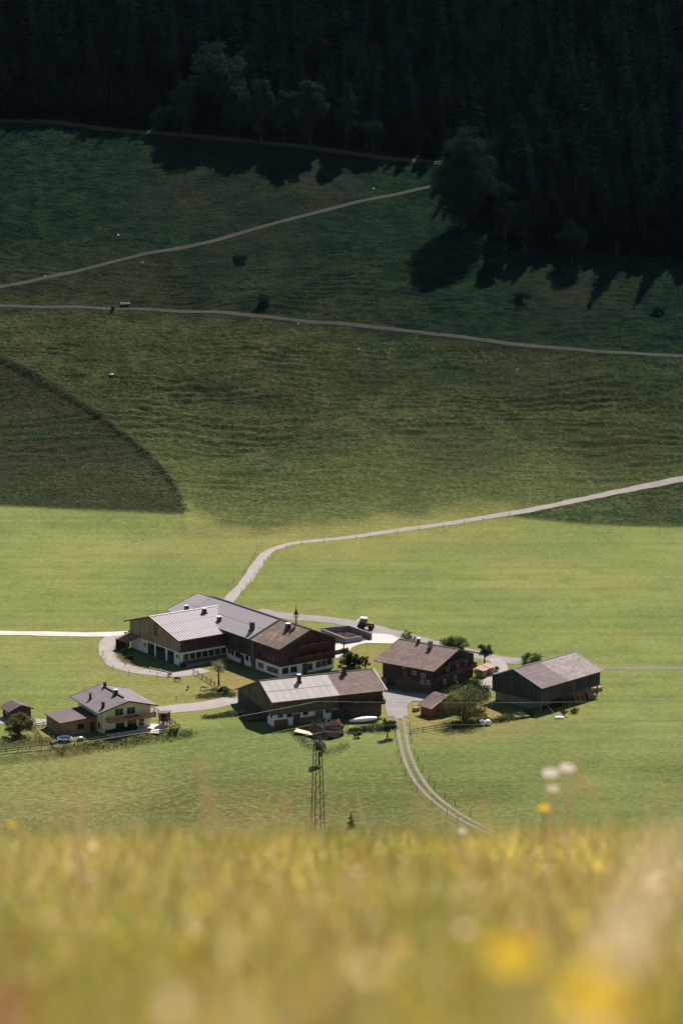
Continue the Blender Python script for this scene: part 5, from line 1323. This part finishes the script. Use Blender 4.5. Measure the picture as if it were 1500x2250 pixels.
wire_fence('wire fence along the lower hill road', [(420, 692), (560, 701), (700, 714), (850, 730), (1000, 748)], 16, 1.0)

def rail_fence(label, pix, step, h, rails, mat='rail_wood', name='rail_fence'):
    P = smooth_path([G(*p) for p in pix], .4)
    s = np.concatenate([[0], np.cumsum(np.linalg.norm(np.diff(P[:, :2], axis=0), axis=1))])
    n = max(1, round(s[-1] / step)); pts = []
    for t in np.linspace(0, s[-1], n + 1):
        x = np.interp(t, s, P[:, 0]); y = np.interp(t, s, P[:, 1]); pts.append(Vector((x, y, gz(x, y))))
    root = empty(name, pts[0]); tag(root, label, 'fence'); O = pts[0]
    for q in pts:
        q = q - O; MB().box(q.x - .07, q.x + .07, q.y - .07, q.y + .07, q.z - .3, q.z + h + .12).build('post', MATS[mat], root)
    for a, c in zip(pts[:-1], pts[1:]):
        for z in rails: MB().bar(a - O + Vector((0, -.09, z)), c - O + Vector((0, -.09, z)), .05, .15).build('rail', MATS[mat], root)
    return root
rail_fence('long dark rail fence along the bank below the cream house', [(-60, 1664), (0, 1656), (60, 1650), (125, 1643), (200, 1632), (260, 1622), (330, 1612), (396, 1602)], 2.4, 1.0, (.4, .85))
rail_fence('dark rail fence between the garage lawn and the apple tree garden', [(66, 1594), (76, 1606), (86, 1618), (94, 1632)], 2.2, 1.0, (.4, .85))
rail_fence('short rail fence behind the garage lawn beside the drive', [(78, 1598), (96, 1596), (112, 1593)], 2.2, .9, (.4, .8))
rail_fence('rail fence beside the play tower', [(330, 1558), (345, 1566), (372, 1584), (392, 1600)], 2.2, 1.0, (.4, .85))
rail_fence('dark double-rail fence running down from the drive to the fruit tree', [(425, 1480), (440, 1488), (456, 1498), (472, 1508)], 2.6, 1.1, (.45, .9))
rail_fence('pale bleached rail at the barn drive', [(330, 1474), (345, 1476), (372, 1484)], 3.0, .8, (.75,), 'window_frame')
rail_fence('wooden rail fence below the round olive-green tree', [(901, 1612), (925, 1608), (955, 1603), (985, 1599)], 3.0, 1.0, (.4, .85), 'post_wood')
rail_fence('low rail fence at the left edge by the garden hut', [(-30, 1588), (0, 1584), (16, 1583)], 2.2, .9, (.4, .8))

# ------------------------------------------------------------------ pylon and power lines
pp = at_dist(698, 1700, 416.0); PX, PY = pp[0], pp[1]; PZ = gz(PX, PY)
top = at_dist(692, 1541, PY); PT = top[2] - PZ
py = empty('pylon', (PX, PY, PZ), RAD(24)); tag(py, 'slender dark steel lattice pylon before the stable', 'pylon')
def half(z): return 1.05 - .70 * (z / PT) ** 1.0
corner = lambda i, z: Vector(((-1, 1, 1, -1)[i] * half(z), (-1, -1, 1, 1)[i] * half(z), z))
for i in range(4): MB().bar(corner(i, -.5), corner(i, PT * .965), .11).build('leg', MATS['iron'], py)
nz = 20; zs = [PT * .965 * (1 - (1 - k / nz) ** 1.15) for k in range(nz + 1)]
for f in range(4):
    for k in range(nz):
        i, j = f, (f + 1) % 4
        if k % 2: i, j = j, i
        MB().bar(corner(i, zs[k]), corner(j, zs[k + 1]), .05).build('brace', MATS['iron'], py)
MB().bar((0, 0, PT * .95), (0, 0, PT), .16).build('peak', MATS['iron'], py)
def on_py(px, py_):                 # attachment points: on the vertical plane through the pylon turned along the arms
    return at_dist(px, py_, PY)
arm_dir = Vector((2.2, -4.9, 0)).normalized()
yaw = RAD(24)
def to_local(v): c, s = math.cos(-yaw), math.sin(-yaw); return Vector((v.x * c - v.y * s, v.x * s + v.y * c, v.z))
ends = []
for k, (yl, yr) in enumerate(((1588, 1597), (1627, 1638))):
    zmid = at_dist(694, (yl + yr) / 2, PY)[2] - PZ
    ln = 2.6
    am = MB()
    for sg in (-1, 1):
        e = to_local(arm_dir * ln * sg); b0 = Vector((0, 0, zmid))
        for q in (-.35, .35):
            sd_ = to_local(Vector((-arm_dir.y, arm_dir.x, 0)) * q)
            am.bar(b0 + sd_, b0 + e, .07); am.bar(b0 + sd_ + Vector((0, 0, 1.3)), b0 + e, .06)
        ends.append(Vector((PX, PY, PZ + zmid)) + arm_dir * ln * sg)
    arm = am.build('crossarm', MATS['iron'], py)
    for sg in (-1, 1):
        e = to_local(arm_dir * ln * sg) + Vector((0, 0, zmid)); MB().lathe([(.02, 0), (.09, -.1), (.09, -.5), (.02, -.6)], 8, tuple(e)).build('insulator', MATS['rust_sheet'], arm)
ends = [e - Vector((0, 0, .6)) for e in ends] + [Vector((PX, PY, PZ + PT))]
WL = ['far wire of the upper pylon arm', 'near wire of the upper pylon arm', 'far wire of the lower pylon arm', 'near wire of the lower pylon arm', 'topmost earth wire from the pylon peak']
RT = [(1900, 1563), (1900, 1585), (1900, 1603), (1900, 1622), (1900, 1520)]
LT = [(-500, 1792), (-500, 1822), (-500, 1858), (-500, 1890), (-500, 1712)]
for k, e in enumerate(ends):
    a = Vector(at_dist(LT[k][0], LT[k][1], 330.0)); c = Vector(at_dist(RT[k][0], RT[k][1], 470.0)); pts = []
    for i in range(17): t = i / 16; q = a.lerp(e, t); q.z -= 1.2 * 4 * t * (1 - t); pts.append(tuple(q))
    for i in range(1, 21): t = i / 20; q = e.lerp(c, t); q.z -= 1.0 * 4 * t * (1 - t); pts.append(tuple(q))
    tag(MB().tube(pts, .028, 5, False).build('power_line', MATS['wire']), WL[k], 'wire', 'power lines')

# ------------------------------------------------------------------ boulders and trough on the hill
for px, py_, s, lab in ((260, 517, .8, 'white boulder on the upper left hillside'), (820, 414, .9, 'white boulder near the end of the upper hill road'), (246, 824, 1.1, 'pale scattered rock on the middle of the left hillside'),
                        (655, 712, .6, 'white stone just below the lower hill road'), (1136, 812, .6, 'white stone in the middle of the right hillside'), (788, 768, .5, 'small white stone in the centre of the hillside'),
                        (314, 577, .5, 'small white stone right beside the upper hill road'), (99, 607, .5, 'small white stone at the left end of the upper hill road')):
    r = np.random.default_rng(int(px)); m = MB().lathe([(.35, -.3), (.8, -.1), (1.0, .25), (.85, .6), (.45, .85), (.1, .92)], 9)
    m.v = [tuple(np.array(v) * (1 + .16 * r.normal(size=3)) * s * .65) for v in m.v]
    o = m.build('boulder', MATS['stone']); o.location = on_h(px, py_); tag(o, lab, 'boulder', 'pale stones on the hillside')
p = on_h(276, 671); o = empty('cattle_trough', p, RAD(10)); tag(o, 'white cattle trough beside the lower hill road at the left', 'trough')
MB().box(-1.6, 1.6, -.5, .5, .15, .75).build('basin', MATS['white_tarp'], o); MB().box(-1.45, 1.45, -.4, .4, .751, .78).build('water', MATS['glass'], o)
for x in (-1.2, 1.2): MB().box(x - .12, x + .12, -.35, .35, -.3, .15).build('foot', MATS['post_wood'], o)
MB().tube([(1.5, .6, -.3), (1.5, .6, 1.3)], .06, 6).build('standpipe', MATS['post_wood'], o)

# ------------------------------------------------------------------ foreground meadow on the brow
def grass_material():
    t = NT('meadow_blades').set(.6, .05)
    at = t.new('ShaderNodeAttribute', attribute_name='blade'); c = at.outputs['Color']
    t.color(c); tr = t.new('ShaderNodeBsdfTranslucent'); t.l.new(c, tr.inputs[0])
    mx = t.new('ShaderNodeMixShader'); mx.inputs[0].default_value = .58
    t.l.new(t.b.outputs[0], mx.inputs[1]); t.l.new(tr.outputs[0], mx.inputs[2]); t.l.new(mx.outputs[0], t.out.inputs[0]); return t.m
M_BLADE = grass_material()
r = np.random.default_rng(5)
N = 105000
yb = 1.62 + (r.random(N) ** 1.35) * 25.5
xb = (r.random(N) * 2 - 1) * np.where(np.arange(N) < 75000, .55 + .175 * yb, 2.4 + .26 * yb)
zb = base_profile(yb)
clump = fbm(xb / (.02 * yb + .06), yb / (.05 * yb + .1), 71, 3); clump2 = fbm(xb / (.03 * yb + .05), yb / (.07 * yb + .1), 75, 2)
tuft = fbm(xb / .55, yb / 3.0, 79, 3)
hb_ = (.26 + .19 * tuft * sstep(6, 14, yb) + .10 * r.random(N) + .10 * clump) * (1 + .17 * sstep(8, 15, yb))
tall = r.random(N) < .03
hb_[tall] *= 1.0 + r.random(tall.sum()) * .75
ang = r.random(N) * 2 * np.pi; bend = (.05 + .22 * r.random(N)) * (hb_ / .35)
wd = (.0022 + .0028 * r.random(N)); wd[tall] *= .6
fa = ang + np.pi / 2 + r.normal(size=N) * .5
V = np.zeros((N, 7, 3))
for k, (f, wf) in enumerate(((0, 1), (.38, 1.0), (.74, .7))):
    cx = xb + np.cos(ang) * bend * f ** 2; cy = yb + np.sin(ang) * bend * f ** 2; cz = zb + hb_ * (f - .12 * f * f)
    for q, sg in ((0, -1), (1, 1)):
        V[:, 2 * k + q] = np.stack([cx + np.cos(fa) * wd * wf * sg, cy + np.sin(fa) * wd * wf * sg, cz], 1)
V[:, 6] = np.stack([xb + np.cos(ang) * bend, yb + np.sin(ang) * bend, zb + hb_ * .9], 1)
base = np.arange(N)[:, None] * 7
Fg = np.concatenate([base + np.array(q) for q in ((0, 1, 3), (0, 3, 2), (2, 3, 5), (2, 5, 4), (4, 5, 6))])
gr = np_mesh('meadow_grass', V.reshape(-1, 3), Fg, M_BLADE, smooth=True)
pal = np.array([(.38, .40, .055), (.66, .54, .07), (.70, .56, .16), (.80, .68, .38), (.46, .29, .09), (.70, .58, .06)])
w = np.stack([np.clip(.34 + clump2 * 2.0, .02, 1), np.full(N, .30), np.clip(.34 - clump2 * 1.6, .02, 1), np.clip(.22 + clump * .9, .02, 1), np.clip(.10 - clump * .5, .01, 1), np.full(N, .18)], 1)
cs_ = np.cumsum(w / w.sum(1)[:, None], 1); pick = (r.random(N)[:, None] > cs_).sum(1).clip(0, 5)
bc = pal[pick] * (.60 + .54 * r.random(N))[:, None]
bc[tall] = np.array([.48, .37, .21]) * (.8 + .4 * r.random(tall.sum()))[:, None]
colr = np.ones((N, 7, 4), np.float32); colr[:, :, :3] = bc[:, None, :]
at = gr.data.color_attributes.new('blade', 'FLOAT_COLOR', 'POINT'); at.data.foreach_set('color', colr.ravel())
# seed heads, blossoms and broad herb leaves among the blades
NH = 2600
yh = 1.9 + (r.random(NH) ** 1.2) * 24; xh = (r.random(NH) * 2 - 1) * (.5 + .17 * yh)
ch = fbm(xh / .5, yh / .8, 91, 2); zh = base_profile(yh) + .24 + .16 * r.random(NH) + .06 * ch
sz = (.005 + .010 * r.random(NH) ** 2)
nr = r.normal(size=(NH, 3)) + np.array([0, 0, .6]); nr /= np.linalg.norm(nr, axis=1)[:, None]
aa = np.cross(nr, r.normal(size=(NH, 3))); aa /= np.linalg.norm(aa, axis=1)[:, None]; bb = np.cross(nr, aa); Ch = np.stack([xh, yh, zh], 1); sz = sz[:, None]
Vh = np.stack([Ch - aa * sz * 1.5, Ch + bb * sz, Ch + aa * sz * 1.5, Ch - bb * sz], 1).reshape(-1, 3)
hd_ = np_mesh('seed_heads', Vh, np.arange(NH * 4).reshape(NH, 4), M_BLADE, gr); hd_['kind'] = 'stuff'
ph = np.array([(.66, .52, .30), (.66, .46, .06), (.58, .34, .12), (.36, .38, .06), (.42, .20, .10), (.74, .62, .42)])
wk = np.stack([np.full(NH, .24), np.clip(.22 + ch, .03, 1), np.full(NH, .16), np.clip(.26 - ch, .05, 1), np.full(NH, .10), np.full(NH, .12)], 1)
pk = (r.random(NH)[:, None] > np.cumsum(wk / wk.sum(1)[:, None], 1)).sum(1).clip(0, 5)
ca = np.ones((NH, 4, 4), np.float32); ca[:, :, :3] = (ph[pk] * (.8 + .4 * r.random(NH))[:, None])[:, None, :]
at = hd_.data.color_attributes.new('blade', 'FLOAT_COLOR', 'POINT'); at.data.foreach_set('color', ca.ravel())
tag(gr, 'blurred tawny meadow grass on the brow in front of the camera', 'grass', kind='stuff')

plain('stem_green', (.16, .17, .05), .7, .1, var=.2, sc=20)
def straw(name, c):
    t = NT(name).set(.7, .05); n = t.noise(t.co(), 60, 3); cl = t.scale(c, t.math('ADD', t.math('MULTIPLY', n, .4), .8)); t.color(cl)
    tr = t.new('ShaderNodeBsdfTranslucent'); t.l.new(cl, tr.inputs[0]); mx = t.new('ShaderNodeMixShader'); mx.inputs[0].default_value = .62
    t.l.new(t.b.outputs[0], mx.inputs[1]); t.l.new(tr.outputs[0], mx.inputs[2]); t.l.new(mx.outputs[0], t.out.inputs[0]); MATS[name] = t.m
straw('stem_dry', (.70, .55, .38)); straw('petal_yellow', (.90, .68, .015)); straw('petal_white', (.82, .76, .72)); straw('petal_pink', (.50, .10, .14))
plain('disc_dark', (.35, .18, .02), .7, .1, var=.2, sc=40)
def flower(name, label, px, py, y, dia, petal, stem='stem_green', n=16, lean=(0, 0), cat='flower', group=None, layers=1, tilt=14):
    hd = Vector(at_dist(px, py, y)); x0, y0 = hd.x - lean[0], hd.y - lean[1]; gz_ = float(base_profile(y0)); O = Vector((x0, y0, gz_))
    f = empty(name, O); tag(f, label, cat, group); h = hd - O
    MB().tube([(0, 0, -.03), tuple(h * .35 + Vector((-.15 * lean[0], -.1 * lean[1], .02))), tuple(h * .75), tuple(h)], [.0022, .002, .0018, .0016] if y < 8 else [.005, .0045, .004, .0035], 6).build('stem', MATS[stem], f)
    hdp = MB().lathe([(dia * .05, -.010), (dia * .10, -.003), (dia * .10, .002), (dia * .03, .004)], 10, tuple(h)).build('flower_head', MATS['disc_dark'], f)
    for k in range(n * layers):
        ly = k // n; a = 2 * math.pi * (k + ly * .5) / n; R_ = dia / 2 * random.uniform(.9, 1.05) * (1 - .28 * ly); wv = dia * .11; up = random.uniform(.1, .4) * dia + ly * .3 * dia
        ct, sn_ = math.cos(RAD(tilt)), math.sin(RAD(tilt)); U_ = Vector((0, -sn_, ct)); up *= .35
        d = Vector((math.cos(a), math.sin(a) * ct, math.sin(a) * sn_)); s = U_.cross(d) * wv * 1.5
        m = MB(); b0 = h + d * dia * .06; m1 = h + d * R_ * .6 + U_ * up * .5; e = h + d * R_ + U_ * up * .4
        m.add([b0 - s * .4, b0 + s * .4, m1 + s, m1 - s, e + s * .5, e - s * .5], [(0, 1, 2, 3), (3, 2, 4, 5)]); m.build('petal', MATS[petal], hdp)
    for k, t in enumerate((.12, .2)):
        a = k * 2.4; q = h * t; MB().add([q, q + Vector((math.cos(a) * .03 - .006, math.sin(a) * .03, .03)), q + Vector((math.cos(a) * .07, math.sin(a) * .07, .03)), q + Vector((math.cos(a) * .03 + .006, math.sin(a) * .03, .02))], [(0, 1, 2, 3)]).build('leaf', MATS['stem_green'], f)
    return f
flower('hawkbit', 'large blurred yellow flower in the bottom right corner', 1330, 2195, 1.45, .058, 'petal_yellow', n=16)
flower('hawkbit', 'blurred yellow flower left of the thick pale stalk', 1122, 2102, 2.2, .050, 'petal_yellow', n=16)
flower('hawkbit', 'small yellow flower rising above the brow below the white blossoms', 1195, 1776, 13.0, .065, 'petal_yellow', n=18)
flower('hawkbit', 'tiny yellow flower at the left edge of the brow', 27, 1812, 12.0, .04, 'petal_yellow', n=18)
flower('yarrow', 'white blossom highest above the brow, leaning right', 1245, 1688, 12, .085, 'petal_white', 'stem_dry', 14)
flower('yarrow', 'white blossom left of the highest one above the brow', 1208, 1699, 12, .085, 'petal_white', 'stem_dry', 14)
flower('yarrow', 'lower small white blossom under the two white ones', 1212, 1733, 12, .060, 'petal_white', 'stem_dry', 12)
flower('yarrow', 'white blossom on the brow line above the meadow track end', 1015, 1826, 14.0, .05, 'petal_white', 'stem_dry', 12)
flower('clover', 'blurred pink clover in the bottom left corner', 8, 2236, 1.45, .036, 'petal_pink', n=18)
def stalk(label, pts, y, rad, mat='stem_dry', head=None):
    P3 = [Vector(at_dist(px, py, y)) for px, py in pts]; x0 = P3[0].x + (P3[0].x - P3[1].x) * .3; gz_ = float(base_profile(y)); O = Vector((x0, y, gz_ - .03))
    f = empty('grass_stalk', O); tag(f, label, 'stalk', 'tall stalks above the brow')
    MB().tube([(0, 0, 0)] + [tuple(p - O) for p in P3], [rad * 1.15] + [rad * (1 - .4 * i / len(P3)) for i in range(len(P3))], 6).build('stem', MATS[mat], f)
    e = P3[-1] - O; d = (P3[-1] - P3[-2]).normalized(); L = head or .05
    m = MB(); m.tube([tuple(e - d * .01), tuple(e + d * L * .3), tuple(e + d * L * .7), tuple(e + d * L)], [rad * 1.0] + ([rad * 1.1, rad * 1.0] if rad > .01 else [rad * 2.6, rad * 2.0]) + [rad * .4], 7); m.build('seed_head', MATS[mat], f)
P3 = [Vector(at_dist(px, py, 1.5)) for px, py in [(1318, 2260), (1340, 2170), (1372, 2060), (1412, 1960), (1445, 1900)]]
O = Vector((P3[0].x - .03, 1.5, float(base_profile(1.5)) - .03)); f = empty('dry_leaf_stalk', O); tag(f, 'thick blurred pale stalk slanting up in the lower right foreground', 'stalk')
m = MB(); wl_ = [.008, .010, .011, .011, .010, .007]; Pz = [Vector((0, 0, 0))] + [p - O for p in P3]; vs = []
for p, w_ in zip(Pz, wl_): vs += [p + Vector((-w_, .004, 0)), p + Vector((0, -.004, 0)), p + Vector((w_, .004, 0))]
m.add(vs, [(3 * i + q, 3 * i + q + 1, 3 * i + q + 4, 3 * i + q + 3) for i in range(5) for q in (0, 1)]); m.build('blade', MATS['stem_dry'], f)
m = MB(); e = Pz[-1]; m.add([e + Vector((-.009, .004, 0)), e + Vector((.009, .004, 0)), e + Vector((.022, .006, .014)), e + Vector((.004, .008, .02))], [(0, 1, 2, 3)]); m.build('tip', MATS['stem_dry'], f)
stalk('bent brown stalk arching at the right edge above the brow', [(1425, 1815), (1436, 1780), (1462, 1750), (1500, 1732), (1530, 1728)], 6.5, .0035)
stalk('slanting stalk right of the white blossoms', [(1345, 1812), (1320, 1775), (1298, 1745), (1291, 1732)], 9.0, .004)
stalk('upright stalk beside the white blossoms', [(1252, 1815), (1258, 1770), (1264, 1722), (1266, 1705)], 8.5, .0042)
stalk('pale curved stalk left of the pylon above the brow', [(484, 1846), (482, 1806), (476, 1778), (462, 1756)], 9.0, .0048)
stalk('faint thick stalk at the upper left of the brow', [(455, 1730), (450, 1712), (444, 1695), (441, 1682)], 5.0, .0045, head=.012)
stalk('short pale stalk far left above the brow', [(175, 1800), (172, 1740), (170, 1690), (168, 1668)], 5.0, .0035, head=.012)
stalk('brown stalk above the brow in the middle', [(640, 1828), (634, 1805), (630, 1786), (628, 1775)], 9.0, .004)
stalk('short stalk left of the meadow track end', [(930, 1828), (928, 1796), (925, 1772), (924, 1760)], 5.5, .004, head=.012)
stalk('orange-brown stalk right of the meadow track', [(1052, 1826), (1058, 1800), (1062, 1785), (1064, 1776)], 8.0, .004, head=.02)
stalk('drooping straw stalk at the left end of the brow', [(240, 1836), (252, 1826), (272, 1818), (296, 1815)], 7.0, .003, head=.03)

# ------------------------------------------------------------------ thin blue mountain air
hz = NT('mountain_air'); hz.n.remove(hz.b)
pv = hz.new('ShaderNodeVolumePrincipled'); pv.inputs['Color'].default_value = (.42, .66, 1.0, 1); pv.inputs['Density'].default_value = HAZE; pv.inputs['Anisotropy'].default_value = .1
hz.l.new(pv.outputs[0], hz.out.inputs['Volume'])
zmax = max(float(Z.max()) + 5, ZC + 60, float(Z.max()) + 45)
tag(MB().box(-3600, 3600, -700, 5700, float(Z.min()) - 1, zmax).build('haze', hz.m), kind='stuff')
